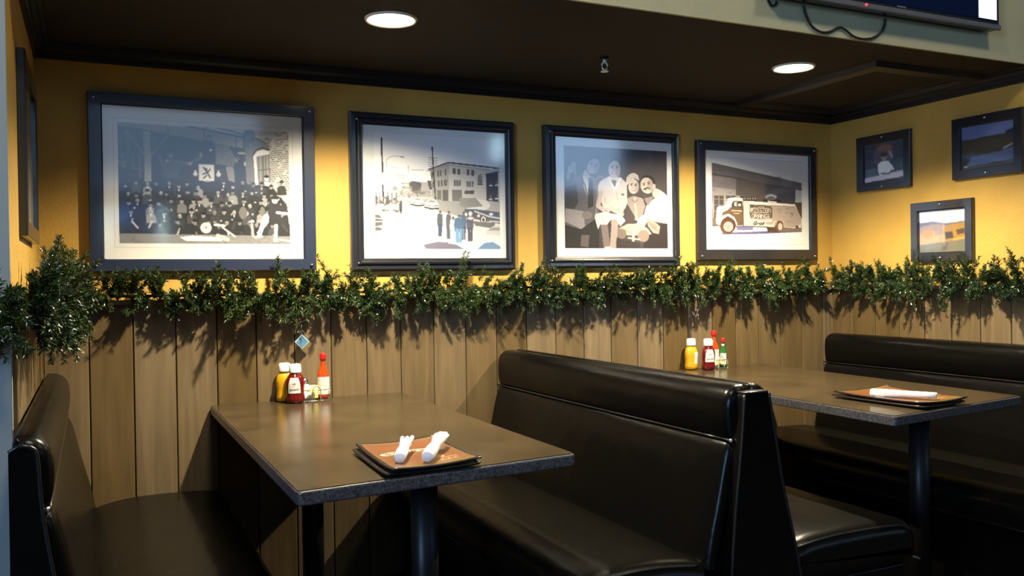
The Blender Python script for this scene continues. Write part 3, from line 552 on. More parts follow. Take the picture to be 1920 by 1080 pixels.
    for _ in range(500): x, y = r.uniform(190, 950), r.uniform(180, 935); A.ell(x, y, 7, 5, int(r.uniform(60, 200)), .05)
    A.blur(1); return A
def art_truck():
    A = Art(270, 250, [(150, 172), (940, 222), (945, 915), (160, 912)], 226, 5); r = A.rng
    A.poly([(172, 222), (920, 398), (922, 780), (176, 760)], (86, 80, 82)); A.poly([(172, 222), (920, 398), (920, 452), (600, 400), (176, 318)], (96, 94, 98)); A.line([(176, 318), (370, 352), (600, 405), (920, 452)], 9, (58, 54, 56))
    A.poly([(176, 330), (365, 358), (365, 500), (176, 490)], (110, 104, 106)); A.poly([(365, 355), (600, 400), (600, 560), (365, 520)], (82, 75, 74)); A.poly([(600, 405), (870, 450), (870, 580), (600, 555)], (62, 64, 76)); A.poly([(865, 450), (922, 462), (922, 560), (865, 560)], (168, 176, 184)); A.poly([(868, 565), (922, 565), (922, 690), (868, 680)], (66, 58, 56))
    A.poly([(176, 430), (365, 452), (365, 505), (176, 490)], (142, 136, 136)); A.poly([(180, 490), (400, 500), (400, 760), (180, 750)], (160, 150, 144))
    for x0_ in (190, 285): A.poly([(x0_, 498), (x0_+76, 502), (x0_+76, 690), (x0_, 690)], (76, 68, 70))
    for y in (530, 580, 630): A.line([(185, y), (365, y+4)], 4, (176, 168, 164))
    for x in (228, 322): A.line([(x, 500), (x, 700)], 4, (150, 142, 138))
    A.poly([(176, 690), (240, 695), (240, 750), (176, 750)], (104, 90, 84)); A.poly([(400, 510), (540, 520), (540, 555), (400, 550)], (52, 46, 46))
    for x in range(410, 535, 22): A.poly([(x, 520), (x+12, 521), (x+12, 534), (x, 533)], (160, 150, 146))
    for _ in range(160): A.ell(r.uniform(180, 860), r.uniform(340, 540), 22, 8, int(r.uniform(60, 120)), .12)
    A.ell(655, 512, 50, 26, (130, 130, 136)); A.ell(655, 516, 34, 14, (84, 84, 92)); A.line([(615, 512), (655, 500), (700, 515)], 7, (205, 205, 208)); A.poly([(585, 532), (740, 540), (740, 562), (585, 552)], (38, 34, 36)); A.line([(632, 550), (700, 558)], 12, (214, 208, 204))
    # shadow beneath, ground
    A.poly([(140, 760), (922, 782), (960, 930), (140, 930)], 232); A.poly([(240, 815), (640, 800), (922, 790), (922, 808), (500, 828), (260, 830)], (96, 92, 128)); A.poly([(360, 760), (500, 765), (510, 792), (380, 795)], (112, 108, 146)); A.poly([(615, 765), (720, 775), (720, 812), (632, 808)], (66, 46, 38)); A.poly([(745, 775), (922, 780), (922, 800), (760, 800)], (120, 100, 92))
    # body
    A.poly([(425, 548), (450, 545), (865, 575), (890, 640), (918, 690), (922, 750), (860, 778), (760, 770), (430, 756)], (206, 198, 190)); A.poly([(665, 575), (862, 590), (885, 640), (915, 690), (918, 740), (850, 770), (760, 765), (745, 700), (690, 720), (665, 740)], (172, 158, 150))
    A.poly([(425, 545), (470, 548), (470, 570), (860, 590), (860, 578), (470, 546)], 226); A.poly([(470, 552), (858, 580), (858, 594), (470, 572)], (232, 228, 222)); A.line([(470, 576), (858, 598)], 4, (120, 106, 98))
    A.poly([(480, 580), (655, 590), (665, 610), (665, 680), (655, 696), (490, 692), (478, 660)], (92, 78, 68)); A.line([(482, 582), (655, 592), (664, 612), (664, 682), (654, 695), (490, 691), (480, 660), (482, 582)], 5, (60, 48, 42)); A.line([(552, 598), (575, 592), (596, 600)], 6, (180, 170, 160))
    A.text('MISSION', 486, 602, 172, 44, (238, 232, 224), .14, .03); A.text('ORANGE', 494, 655, 160, 36, (238, 232, 224), .14, .03)
    A.line([(462, 702), (620, 706)], 3, (150, 138, 130)); A.line([(460, 712), (700, 718)], 4, (226, 220, 212)); A.line([(506, 744), (522, 722), (538, 720), (530, 736), (516, 750), (545, 738), (552, 732), (562, 742), (575, 730), (582, 742), (600, 724), (590, 744), (560, 750)], 6, (48, 44, 48)); A.line([(618, 728), (668, 730)], 5, (140, 126, 118)); A.line([(618, 740), (668, 742)], 5, (140, 126, 118)); A.line([(464, 722), (492, 724)], 3, (150, 140, 132)); A.line([(464, 738), (492, 739)], 3, (150, 140, 132))
    for p in ((705, 618, 745), (715, 640, 740), (785, 612, 812), (780, 645, 850), (790, 720, 850)): A.line([(p[0], p[1]), (p[2], p[1]+4)], 5, (128, 114, 108))
    A.line([(825, 650), (842, 662), (832, 680)], 6, (104, 92, 90))
    # cab
    A.poly([(285, 560), (300, 525), (350, 516), (420, 524), (425, 560), (425, 756), (360, 756), (345, 700), (290, 668), (246, 690), (232, 750), (206, 740), (205, 700), (212, 600), (240, 588), (285, 590)], (216, 208, 200)); A.poly([(330, 575), (345, 545), (418, 548), (420, 600), (330, 596)], (62, 52, 48)); A.poly([(350, 556), (372, 552), (372, 592), (350, 590)], (206, 200, 196)); A.ell(395, 580, 12, 12, (214, 208, 200)); A.line([(380, 545), (380, 600)], 4, (120, 108, 98))
    A.poly([(325, 596), (425, 600), (425, 752), (370, 752), (350, 700), (300, 662), (250, 672), (262, 640), (300, 622)], (98, 78, 60)); A.line([(332, 628), (410, 632)], 9, (200, 184, 164)); A.line([(350, 650), (392, 654)], 8, (180, 164, 146)); A.line([(425, 556), (425, 756)], 5, (52, 38, 32)); A.poly([(285, 560), (302, 526), (330, 520), (318, 590), (300, 582)], (236, 230, 224)); A.line([(262, 612), (320, 608)], 5, (150, 138, 128))
    A.line([(236, 745), (246, 700), (270, 674), (305, 664), (345, 690), (368, 740)], 18, (224, 214, 204)); A.ell(302, 752, 62, 66, (70, 44, 36)); A.ell(296, 764, 58, 62, (84, 56, 46)); A.ell(304, 764, 38, 42, (206, 192, 180)); A.ell(304, 764, 16, 18, (160, 140, 126))
    for k in range(8): a = k*PI/4+.3; A.ell(304+27*math.cos(a), 764+30*math.sin(a), 4, 5, (90, 62, 52))
    A.ell(728, 756, 40, 52, (88, 64, 54)); A.ell(734, 768, 30, 44, (110, 84, 74)); A.ell(734, 764, 18, 30, (206, 194, 184)); A.line([(694, 750), (706, 716), (735, 706), (762, 728), (768, 766)], 8, (196, 182, 172)); A.ell(880, 765, 14, 12, (80, 66, 62)); A.ell(905, 765, 14, 9, (220, 214, 208))
    A.line([(150, 174), (940, 224)], 3, 176); A.line([(160, 911), (945, 914)], 3, 190)
    A.blur(1); return A
def art_small(k):
    if k == 0:
        A = Art(70, 56, [(0, 0), (100, 0), (100, 80), (0, 80)], (34, 36, 46)); A.ell(48, 28, 26, 22, (52, 48, 58)); A.poly([(2, 52), (30, 50), (34, 76), (2, 76)], (52, 62, 72)); A.poly([(70, 40), (98, 36), (98, 66), (70, 68)], (40, 50, 56)); A.ell(52, 10, 20, 7, (74, 52, 46)); A.poly([(34, 44), (44, 38), (60, 38), (72, 52), (76, 60), (64, 62), (62, 70), (40, 70), (34, 58)], (150, 158, 172)); A.ell(50, 30, 7, 9, (96, 78, 80)); A.ell(50, 24, 9, 5, (30, 26, 30)); A.line([(64, 20), (70, 32)], 5, (90, 80, 84)); A.poly([(0, 70), (100, 62), (100, 76), (0, 80)], (120, 116, 124)); A.line([(42, 64), (62, 66), (70, 60)], 3, (40, 44, 52))
    elif k == 1:
        A = Art(80, 60, [(0, 0), (110, 0), (110, 80), (0, 80)], (24, 26, 28)); A.poly([(0, 0), (110, 0), (110, 22), (0, 24)], (62, 70, 100)); A.poly([(92, 18), (110, 14), (110, 24), (92, 24)], (20, 24, 36)); A.poly([(0, 26), (110, 24), (110, 42), (50, 54), (0, 52)], (34, 32, 28)); A.poly([(20, 58), (80, 54), (110, 50), (110, 72), (10, 76)], (44, 54, 82)); A.line([(88, 50), (106, 44)], 4, (86, 88, 92)); A.line([(90, 56), (108, 52)], 2, (70, 74, 80)); A.ell(8, 76, 4, 2, (120, 120, 124))
    else:
        A = Art(76, 66, [(0, 0), (100, 0), (100, 86), (0, 86)], (176, 150, 112)); A.poly([(0, 0), (100, 0), (100, 24), (50, 28), (0, 24)], (205, 212, 222)); A.poly([(0, 24), (30, 22), (60, 28), (100, 26), (100, 36), (0, 40)], (92, 100, 132)); A.ell(30, 40, 34, 12, (146, 128, 122)); A.ell(20, 48, 14, 9, (184, 134, 84)); A.poly([(52, 32), (100, 28), (100, 78), (56, 80)], (160, 122, 66)); A.poly([(56, 46), (72, 45), (74, 58), (58, 60)], (52, 44, 40)); A.poly([(80, 42), (98, 40), (98, 50), (82, 52)], (80, 62, 48)); A.line([(74, 62), (100, 58)], 4, (200, 160, 70)); A.poly([(0, 70), (100, 62), (100, 86), (0, 86)], (110, 108, 92)); A.poly([(50, 66), (62, 66), (60, 84), (50, 84)], (96, 86, 70)); A.line([(52, 2), (54, 70)], 5, (200, 190, 170), .4)
    A.blur(2); A.a *= (1.9, 1.7, 1.0)[k]; return A

# ------------------------------------------------------------------ framed pictures
def framed(label, wall, a0, a1, z0, z1, ia0, ia1, iz0, iz1, depth, art, pr, style, screws, mats='mat_board', fm='frame_flat', group=None, nm='picture_frame'):
    """wall 'back': a = x; 'right': a = -y (so a runs rightwards); 'left': a = y"""
    mp = {'back': lambda a, d, z: (a, -d, z), 'right': lambda a, d, z: (XR-d, -a, z), 'left': lambda a, d, z: (d, a, z)}[wall]
    t = thing(nm, label, 'framed picture', mp((a0+a1)/2, 0, z0), group)
    g = .0015
    outer = [(a0, z0), (a1, z0), (a1, z1), (a0, z1)]; inner = [(ia0, iz0), (ia1, iz0), (ia1, iz1), (ia0, iz1)]
    prof = {'flat': [(0, g), (0, depth-.003), (.05, depth), (.93, depth), (1, depth-.003), (1, depth-.010)],
            'ridge': [(0, g), (0, depth-.012), (.12, depth-.008), (.45, depth-.010), (.55, depth-.002), (.68, depth), (.80, depth-.003), (.86, depth-.012), (1, depth-.014), (1, depth-.018)]}[style]
    bm = bmesh.new(); rs = []
    for u, d in prof: rs.append([bm.verts.new(mp(o_[0]*(1-u)+i_[0]*u, d, o_[1]*(1-u)+i_[1]*u)) for o_, i_ in zip(outer, inner)])
    rs.append([bm.verts.new(mp(i_[0], g, i_[1])) for i_ in inner])
    for a, b_ in zip(rs+[rs[0]], rs[1:]+[rs[0]]):
        if a is b_: continue
        for k in range(4): bm.faces.new((a[k], a[(k+1) % 4], b_[(k+1) % 4], b_[k]))
    mold = fin('molding', bm, M[fm], t)
    md = depth-.021 if style == 'ridge' else depth-.014
    md = max(md, .004)
    def panel(b0, b1, c0, c1, d, th=.002):
        bm = bmesh.new(); p = [(b0, c0), (b1, c0), (b1, c1), (b0, c1)]; f1 = [bm.verts.new(mp(a, d, c)) for a, c in p]; f0 = [bm.verts.new(mp(a, d-th, c)) for a, c in p]
        bm.faces.new(f1); bm.faces.new(f0[::-1])
        for k in range(4): bm.faces.new((f0[k], f0[(k+1) % 4], f1[(k+1) % 4], f1[k]))
        return bm
    e_ = .0015
    mo = fin('mat_board', panel(ia0+e_, ia1-e_, iz0+e_, iz1-e_, md), M[mats], t)
    if pr:
        if style != 'none' and pr[4]:        # thin pressed line around the opening of the mat
            q = .016; bm = bmesh.new()
            for b0, b1, c0, c1 in ((pr[0]-q, pr[1]+q, pr[2]-q, pr[2]-q+.0012), (pr[0]-q, pr[1]+q, pr[3]+q-.0012, pr[3]+q), (pr[0]-q, pr[0]-q+.0012, pr[2]-q, pr[3]+q), (pr[1]+q-.0012, pr[1]+q, pr[2]-q, pr[3]+q)):
                f1 = [bm.verts.new(mp(a, md+.0003, c)) for a, c in ((b0, c0), (b1, c0), (b1, c1), (b0, c1))]; bm.faces.new(f1)
            fin('mat_line', bm, M['line'], mo)
        def P(u, v, d=md+.0006):
            a = pr[0]+(pr[1]-pr[0])*u; z = pr[3]-(pr[3]-pr[2])*v; o1 = np.full_like(a, d)
            return {'back': (a, -o1, z), 'right': (XR-o1, -a, z), 'left': (o1, pr[1]+pr[0]-a, z)}[wall]
        art.mesh('photo_print', P, M['print'], mo)
    fin('glass', panel(ia0+e_, ia1-e_, iz0+e_, iz1-e_, md+.004, .002), M['glass'], t)
    for a, z in screws:
        bm = bmesh.new(); ax = {'back': (0, -1, 0), 'right': (-1, 0, 0), 'left': (1, 0, 0)}[wall]
        dd = depth-(.009 if style == 'ridge' else 0); lathe(bm, [(.0062, -.004), (.0062, .003), (.0045, .006), (.0001, .007)], mp(a, dd, z), 12, ax); fin('screw', bm, M['brass'], mold, True)
    return t
M['line'] = mat('pale_grey_mat_line', (.45, .46, .48), .8, bump=(40, .01, .001))
def corners(a0, a1, z0, z1, i): return [(a0+i, z0+i), (a1-i, z0+i), (a1-i, z1-i), (a0+i, z1-i)]
G1 = 'big black and white photographs on the yellow wall'
framed('largest photograph, crowd of men before a brick building, in a wide flat dark frame with blue reflection in its colour', 'back', .168, .985, 1.272, 1.923, .215, .938, 1.316, 1.880, .030, art_crowd(), (.267, .884, 1.376, 1.818, True), 'flat', corners(.168, .985, 1.272, 1.923, .020), fm='frame_lit_blue', group=G1)
framed('photograph of a street corner with cars and a three-storey building in a ridged black frame', 'back', 1.128, 1.868, 1.268, 1.917, 1.182, 1.828, 1.317, 1.869, .036, art_street(), (1.232, 1.799, 1.358, 1.838, False), 'ridge', corners(1.128, 1.868, 1.268, 1.917, .03), group=G1)
framed('photograph of four smiling people leaning together in a ridged black frame', 'back', 2.018, 2.756, 1.276, 1.918, 2.078, 2.720, 1.322, 1.872, .036, art_four(), (2.124, 2.690, 1.363, 1.831, False), 'ridge', corners(2.018, 2.756, 1.276, 1.918, .03), group=G1)
framed('photograph of an old delivery truck lettered with big words in a flat black frame', 'back', 2.866, 3.636, 1.306, 1.897, 2.915, 3.593, 1.357, 1.852, .028, art_truck(), (2.945, 3.560, 1.385, 1.818, False), 'flat', corners(2.866, 3.636, 1.306, 1.897, .018), group=G1)
G2 = 'small dark framed photographs on the right wall'
def tb(a0, a1, z0, z1): return [((a0+a1)/2, z0+.016), ((a0+a1)/2, z1-.016)]
q = (.190, .520, 1.648, 1.926); framed('small dark framed photograph of a person in a white top, next to the corner', 'right', *q, .232, .480, 1.690, 1.880, .022, art_small(0), (.234, .478, 1.692, 1.878, False), 'flat', tb(*q), group=G2)
q = (.750, 1.090, 1.650, 1.926); framed('small dark framed landscape photograph with a pale strip of sky, high beside the picture edge', 'right', *q, .792, 1.050, 1.692, 1.882, .022, art_small(1), (.794, 1.048, 1.694, 1.880, False), 'flat', tb(*q), group=G2)
q = (.520, .850, 1.280, 1.562); framed('small dark framed colour photograph of a tan building, the lowest on the right wall', 'right', *q, .560, .812, 1.322, 1.520, .022, art_small(2), (.562, .810, 1.324, 1.518, False), 'flat', tb(*q), group=G2)
framed('dark framed picture seen nearly edge-on on the left wall', 'left', -.845, -.290, 1.358, 1.862, -.80, -.335, 1.402, 1.818, .022, None, None, 'flat', [], mats='mat_board')

# ------------------------------------------------------------------ television over the alcove with its cables
t = thing('television', 'flat television with a lit white bar mounted on the pale soffit', 'television', (2.9, -1.16, 2.18))
TX0, TX1, TZ0, TZ1, TY = 2.28, 3.43, 2.178, 2.83, -1.225
fin('housing', B(TX0, TX1, TY+.004, TY+.045, TZ0+.004, TZ1, .006), M['tv'], t)
fin('bezel', B(TX0, TX1, TY-.004, TY+.01, TZ0, TZ0+.020, .003), M['silver'], t)
scr = fin('screen', B(TX0+.018, TX1-.018, TY+.001, TY+.0045, TZ0+.034, TZ1-.02), M['screen_dark'], t)
fin('lit_bar', B(TX1-.125, TX1-.022, TY, TY+.001, TZ0+.038, TZ1-.05), M['screen_white'], scr)
fin('wall_bracket', B(2.5, 3.28, TY+.045, YS-.0105, TZ0+.012, TZ0+.42), M['black_metal'], t)
bm = bmesh.new(); lathe(bm, [(.0001, -.001), (.0045, -.001), (.0045, .002), (.0001, .002)], (2.70, TY-.005, TZ0+.012), 12, (0, -1, 0)); fin('indicator_light', bm, M['redled'], t)
fin('maker_badge', B(2.86, 2.905, TY-.0005, TY+.001, TZ0+.024, TZ0+.031), M['silver'], t)
bm = bmesh.new(); y_ = YS-.018
tube(bm, smooth_path([(2.46, y_-.001, 2.176), (2.462, y_-.001, 2.168), (2.475, y_, 2.14), (2.50, y_, 2.108), (2.54, y_, 2.092), (2.585, y_, 2.097), (2.63, y_, 2.118), (2.66, y_, 2.112), (2.70, y_, 2.093), (2.75, y_, 2.088), (2.80, y_, 2.098), (2.84, y_, 2.122), (2.857, y_, 2.15), (2.86, y_-.001, 2.176)]), .0042, 8)
tag(fin('power_cable', bm, M['cable'], None, True), 'black cable hanging in a double loop below the television', 'cable')
bm = bmesh.new(); tube(bm, smooth_path([(2.30, y_, 2.177), (2.305, y_, 2.17), (2.318, y_, 2.158), (2.335, y_, 2.165), (2.338, y_, 2.177)]), .0038, 8)
tag(fin('cable_end', bm, M['cable'], None, True), 'short hooked end of a black cable left of the television', 'cable')
# televisions on the rear wall of the room, mirrored in the picture glass
def rear_tv(label, x0, x1, z0, z1, bars, glow):
    t = thing('television', label, 'television', ((x0+x1)/2, -6.89, z0))
    fin('housing', B(x0-.03, x1+.03, -6.885, -6.84, z0-.03, z1+.03, .006), M['tv'], t); fin('screen', B(x0, x1, -6.84, -6.837, z0, z1), M['screen_dark'], t)
    for a, b_, c, d in bars: fin('lit_bar', B(a, b_, -6.8365, -6.8355, c, d), M['screen_far'], t)
    for a, b_, c, d in glow: fin('lit_picture', B(a, b_, -6.8365, -6.8355, c, d), M['screen_blue'], t)
M['screen_far'] = mat('far_lit_screen_bar', (.5, .7, .8), .3, emit=((.55, .85, 1), 9), bump=(10, .01, .0001))
rear_tv('television with two lit vertical bars on the rear wall', .29, .93, 1.66, 2.09, [(.295, .345, 1.67, 2.07), (.845, .91, 1.68, 2.085)], [(.40, .84, 2.02, 2.07), (.40, .55, 1.88, 2.02), (.62, .80, 1.84, 1.88)])
rear_tv('television with one lit bar high on the rear wall', 3.9, 5.02, 2.6, 3.2, [(4.84, 5.0, 2.77, 3.08)], [])

# ------------------------------------------------------------------ booths
def piping(name, pts, r, t): bm = bmesh.new(); tube(bm, pts, r, 6); return fin(name, bm, M['piping'], t, True)
def half(t, xc, sg, y0, y1, front, st, cl=.0):
    """one seat with its back; sg=-1 faces left, +1 faces right; xc = rear plane of the back"""
    X = lambda d: xc+sg*d
    roll = spline2([(X(.003), .772), (X(.058), .764), (X(.074), .785), (X(.079), .84), (X(.072), .885), (X(.050), .909), (X(.022), .915), (X(.004), .900)], 5)
    bm = bmesh.new(); pad(bm, roll, y0, y1, .030, 7, 14, .0006, 1+int(sg)); fin('head_roll', bm, M['leather'], t, True)
    back = spline2([(X(.003), .755), (X(.055), .760), (X(.078), .745), (X(.094), .69), (X(.110), .62), (X(.135), .52), (X(.150), .45), (X(.150), .40), (X(.08), .385), (X(.003), .385)], 5)
    bm = bmesh.new(); pad(bm, back, y0-.0, y1, .028, 7, 14, .0012, 3); fin('backrest', bm, M['leather'], t, True)
    s0, s1 = .135, front
    seat = spline2([(X(s0), .30), (X(s0-.005), .40), (X(s0+.03), .432), (X(s0+.15), .452), (X(s1-.12), .452), (X(s1-.035), .438), (X(s1), .395), (X(s1-.004), .33), (X(s1-.04), .305), (X(s1-.2), .30)], 5)
    bm = bmesh.new(); pad(bm, seat, y0, y1+.004, .055, 7, 16, .0012, 5); so = fin('seat', bm, M['seat_leather'], t, True)
    yy = [y0+(y1-y0)*k/12 for k in range(13)]
    piping('piping', [(X(s1-.010), y+.02*0, .322) for y in yy], .004, t); piping('piping', [(X(.070), y, .763) for y in yy], .0035, t)
    # piping round the near end of the cushion
    piping('piping', smooth_path([(X(s0+.04), y1+.014, .425), (X(s0+.18), y1+.012, .440), (X(s1-.12), y1+.012, .438), (X(s1-.05), y1+.014, .42), (X(s1-.022), y1+.02, .385), (X(s1-.02), y1+.02, .335)]), .004, t)
    xa, xb = sorted((X(.01), X(s1-.05))); fin('plinth', B(xa, xb, y1+.03, y0-.02, 0.0, .305, .004), M['leather'], t)
    for z_, d_ in ((.762, .066),):
        bm = bmesh.new(); lathe(bm, [(.0001, .006), (.006, .004), (.008, -.002), (.0001, -.004)], (X(d_), y1+.003, z_), 12, (0, -1, 0)); fin('upholstery_button', bm, M['chrome'], t, True)
# single booth on the left wall
t = thing('booth_bench', 'single black vinyl booth bench against the left wall, seen from its end', 'booth bench', (.3, -.8, 0))
half(t, .018, 1, -.018, -1.505, .60, 1)
bm = bmesh.new(); prism(bm, [(.017, .0), (.017, .885), (.03, .895), (.058, .893), (.068, .88), (.075, .76), (.10, .60), (.14, .42), (.16, .30), (.16, 0)], -1.52, -1.49, lambda u, v, a: (u, a, v)); fin('end_panel', bm, M['leather'], t)
bm = bmesh.new(); tube(bm, smooth_path([(.018, -1.515, .888), (.038, -1.519, .899), (.060, -1.518, .893), (.069, -1.518, .87), (.076, -1.518, .76), (.100, -1.518, .6), (.142, -1.518, .42)]), .0045, 6); fin('piping', bm, M['piping'], t, True)
# double booth between the tables
t = thing('booth_bench', 'double black vinyl booth bench standing back to back between the two tables', 'booth bench', (1.85, -.8, 0))
half(t, 1.846, -1, -.018, -1.585, .56, 1); half(t, 1.850, 1, -.018, -1.585, .68, 2)
bm = bmesh.new(); prism(bm, [(1.800, .885), (1.806, .897), (1.882, .897), (1.888, .885), (1.935, .62), (1.985, .42), (2.0, .30), (2.0, 0), (1.73, 0), (1.74, .30), (1.762, .55)], -1.615, -1.578, lambda u, v, a: (u, a, v)); fin('end_panel', bm, M['leather'], t)
bm = bmesh.new(); box(bm, 1.803, 1.885, -1.617, -1.576, .893, .900, .003); fin('end_cap', bm, M['piping'], t, True)
piping('piping', smooth_path([(1.801, -1.616, .893), (1.788, -1.616, .75), (1.763, -1.616, .55), (1.742, -1.616, .3), (1.732, -1.616, .02)]), .0045, t)
piping('piping', smooth_path([(1.887, -1.616, .893), (1.912, -1.616, .75), (1.936, -1.616, .62), (1.985, -1.616, .42), (2.0, -1.616, .3), (2.0, -1.616, .02)]), .0045, t)
# single booth on the right wall
t = thing('booth_bench', 'single black vinyl booth bench along the right wall behind the far table', 'booth bench', (3.4, -.8, 0))
half(t, 3.750, -1, -.018, -1.60, .68, 1)
bm = bmesh.new(); prism(bm, [(3.752, 0), (3.752, .89), (3.70, .89), (3.69, .76), (3.65, .55), (3.60, .42), (3.59, 0)], -1.62, -1.59, lambda u, v, a: (u, a, v)); fin('end_panel', bm, M['leather'], t)

# ------------------------------------------------------------------ tables
def table(label, q, z, posts):
    (xa, ya), (xb, yb), (xc, yc), (xd, yd) = q      # near left, near right, far right, far left
    cx, cy = sum(p[0] for p in q)/4, sum(p[1] for p in q)/4
    t = thing('dining_table', label, 'table', (cx, cy, 0))
    def slab(ins, z0, z1, rb, name, m):
        bm = bmesh.new(); pts = []
        ce = Vector((cx, cy))
        Q = [Vector(p) for p in q]; Q = [p+(ce-p).normalized()*ins*1.41 for p in Q]
        for i, p in enumerate(Q):
            a, b_ = (Q[i-1]-p).normalized(), (Q[(i+1) % 4]-p).normalized()
            for k in range(5): s = k/4; pts.append(p+a*rb*(1-s)**2+b_*rb*s**2)
        prism(bm, [(p.x, p.y) for p in pts], z0, z1, lambda u, v, a: (u, v, a)); return fin(name, bm, m, t)
    o = slab(0, z-.034, z-.002, .014, 'table_edge', M['edge']); bv = o.modifiers.new('b', 'BEVEL'); bv.width = .007; bv.segments = 3; bv.limit_method = 'ANGLE'
    slab(.006, z-.004, z, .012, 'table_top', M['laminate'])
    for (px_, py_) in posts:
        bm = bmesh.new(); lathe(bm, [(.038, .03), (.038, z-.035)], (px_, py_, 0), 24); fin('column', bm, M['black_metal'], t, True)
        bm = bmesh.new(); box(bm, px_-.15, px_+.15, py_-.10, py_+.10, z-.046, z-.035, .003); fin('top_plate', bm, M['black_metal'], t)
        bm = bmesh.new(); box(bm, px_-.20, px_+.20, py_-.035, py_+.035, 0, .03, .008); box(bm, px_-.035, px_+.035, py_-.20, py_+.20, 0, .03, .008); fin('foot', bm, M['black_metal'], t)
table('near table with a brown stone-look top between the left and double booths', [(.575, -1.588), (1.322, -1.512), (1.330, -.018), (.572, -.018)], .76, [(1.0, -1.22), (.88, -.36)])
table('far table with a brown stone-look top at the right, partly hidden by the double booth', [(2.445, -1.560), (3.205, -1.455), (3.26, -.018), (2.50, -.018)], .775, [(2.98, -1.20), (2.94, -.36)])

# ------------------------------------------------------------------ menus
def art_menu():
    A = Art(120, 170, [(0, 0), (100, 0), (100, 140), (0, 140)], (150, 88, 44), 3); r = A.rng
    for k in range(14): y = k*10+r.uniform(-1, 1); A.poly([(0, y), (100, y+r.uniform(-3, 3)), (100, y+9), (0, y+9)], (int(146+r.uniform(-24, 26)), int(94+r.uniform(-14, 22)), int(40+r.uniform(-8, 12))), .8)
    for _ in range(60): y = r.uniform(0, 140); A.line([(r.uniform(0, 60), y), (r.uniform(60, 100), y+r.uniform(-2, 2))], .8, (150, 80, 36), .5)
    A.line([(14, 62), (26, 54), (50, 50), (72, 54), (86, 62)], 17, (70, 34, 18)); A.line([(14, 62), (26, 54), (50, 50), (72, 54), (86, 62)], 14, (226, 210, 190))
    for i, x in enumerate((18, 30, 42, 54, 66, 78)): y = 60-9*math.sin((x-14)/72*PI); A.ell(x, y+1, 3.6, 4.6, (110, 62, 34)); A.ell(x, y+1, 1.6, 2.4, (226, 210, 190))
    A.ell(70, 96, 7, 8, (214, 190, 160)); A.line([(52, 106), (90, 106)], 2, (220, 196, 160))
    for x in (58, 66, 74, 82): A.line([(x+4, 114), (x, 116), (x, 121), (x+4, 123)], 1.6, (226, 206, 170))
    A.a *= .85; A.blur(1); return A
AM = art_menu()
def menu(label, nl, nr, fr_, fl, z, lift, group, printed=True):
    cx, cy = (nl[0]+fr_[0])/2, (nl[1]+fr_[1])/2
    t = thing('menu', label, 'menu', (cx, cy, z), group)
    def S(u, v, dz=0., ins=0.):
        u = ins+(1-2*ins)*u; v = ins*.7+(1-1.4*ins)*v
        x = fl[0]*(1-u)*(1-v)+fr_[0]*u*(1-v)+nr[0]*u*v+nl[0]*(1-u)*v; y = fl[1]*(1-u)*(1-v)+fr_[1]*u*(1-v)+nr[1]*u*v+nl[1]*(1-u)*v
        zz = z+dz+lift*(np.abs(2*u-1)**2*.55+np.abs(2*v-1)**3*.45)
        return x, y, zz
    n = 16; bm = bmesh.new(); G = []
    for lay in (0., .0045): G.append([[bm.verts.new(tuple(float(c) for c in S(i/n, j/n, lay))) for i in range(n+1)] for j in range(n+1)])
    for j in range(n):
        for i in range(n):
            for g_ in G: bm.faces.new((g_[j][i], g_[j][i+1], g_[j+1][i+1], g_[j+1][i]))
    for k in range(n):
        for (a, b_) in (((0, k), (0, k+1)), ((n, k), (n, k+1)), ((k, 0), (k+1, 0)), ((k, n), (k+1, n))): bm.faces.new((G[0][a[0]][a[1]], G[0][b_[0]][b_[1]], G[1][b_[0]][b_[1]], G[1][a[0]][a[1]]))
    fin('cover', bm, M['menu_black'], t, True)
    bm = bmesh.new(); ee = []
    for (a, b_) in (((0, 0), (1, 0)), ((1, 0), (1, 1)), ((1, 1), (0, 1)), ((0, 1), (0, 0))):
        for k in range(12): s = k/12; ee.append(tuple(float(c) for c in S(a[0]*(1-s)+b_[0]*s, a[1]*(1-s)+b_[1]*s, .003)))
    tube(bm, ee, .0032, 6, True); fin('bound_edge', bm, M['piping'], t, True)
    if printed: AM.mesh('printed_cover', lambda u, v: S(u, v, .0056, .035), M['menu_print'], t)
    return t
menu('lower of the two menus on the near table, mostly covered', (.787, -1.560), (1.030, -1.545), (1.050, -1.205), (.800, -1.225), .7615, .006, 'menus on the near table')
menu('upper menu on the near table, orange wood-print cover under two napkin rolls', (.798, -1.568), (1.036, -1.540), (1.040, -1.195), (.812, -1.215), .7685, .011, 'menus on the near table')
def menu2(lab, dz, off, lift): return menu(lab, (2.632+off, -1.510+off), (2.866+off, -1.490), (2.895+off, -1.115), (2.612+off, -1.145), .7765+dz, lift, 'menus on the far table')
menu2('lower of the two menus on the far table, mostly covered', 0, -.012, .006)
menu2('upper menu on the far table, orange cover under a single napkin roll', .0075, 0, .011)

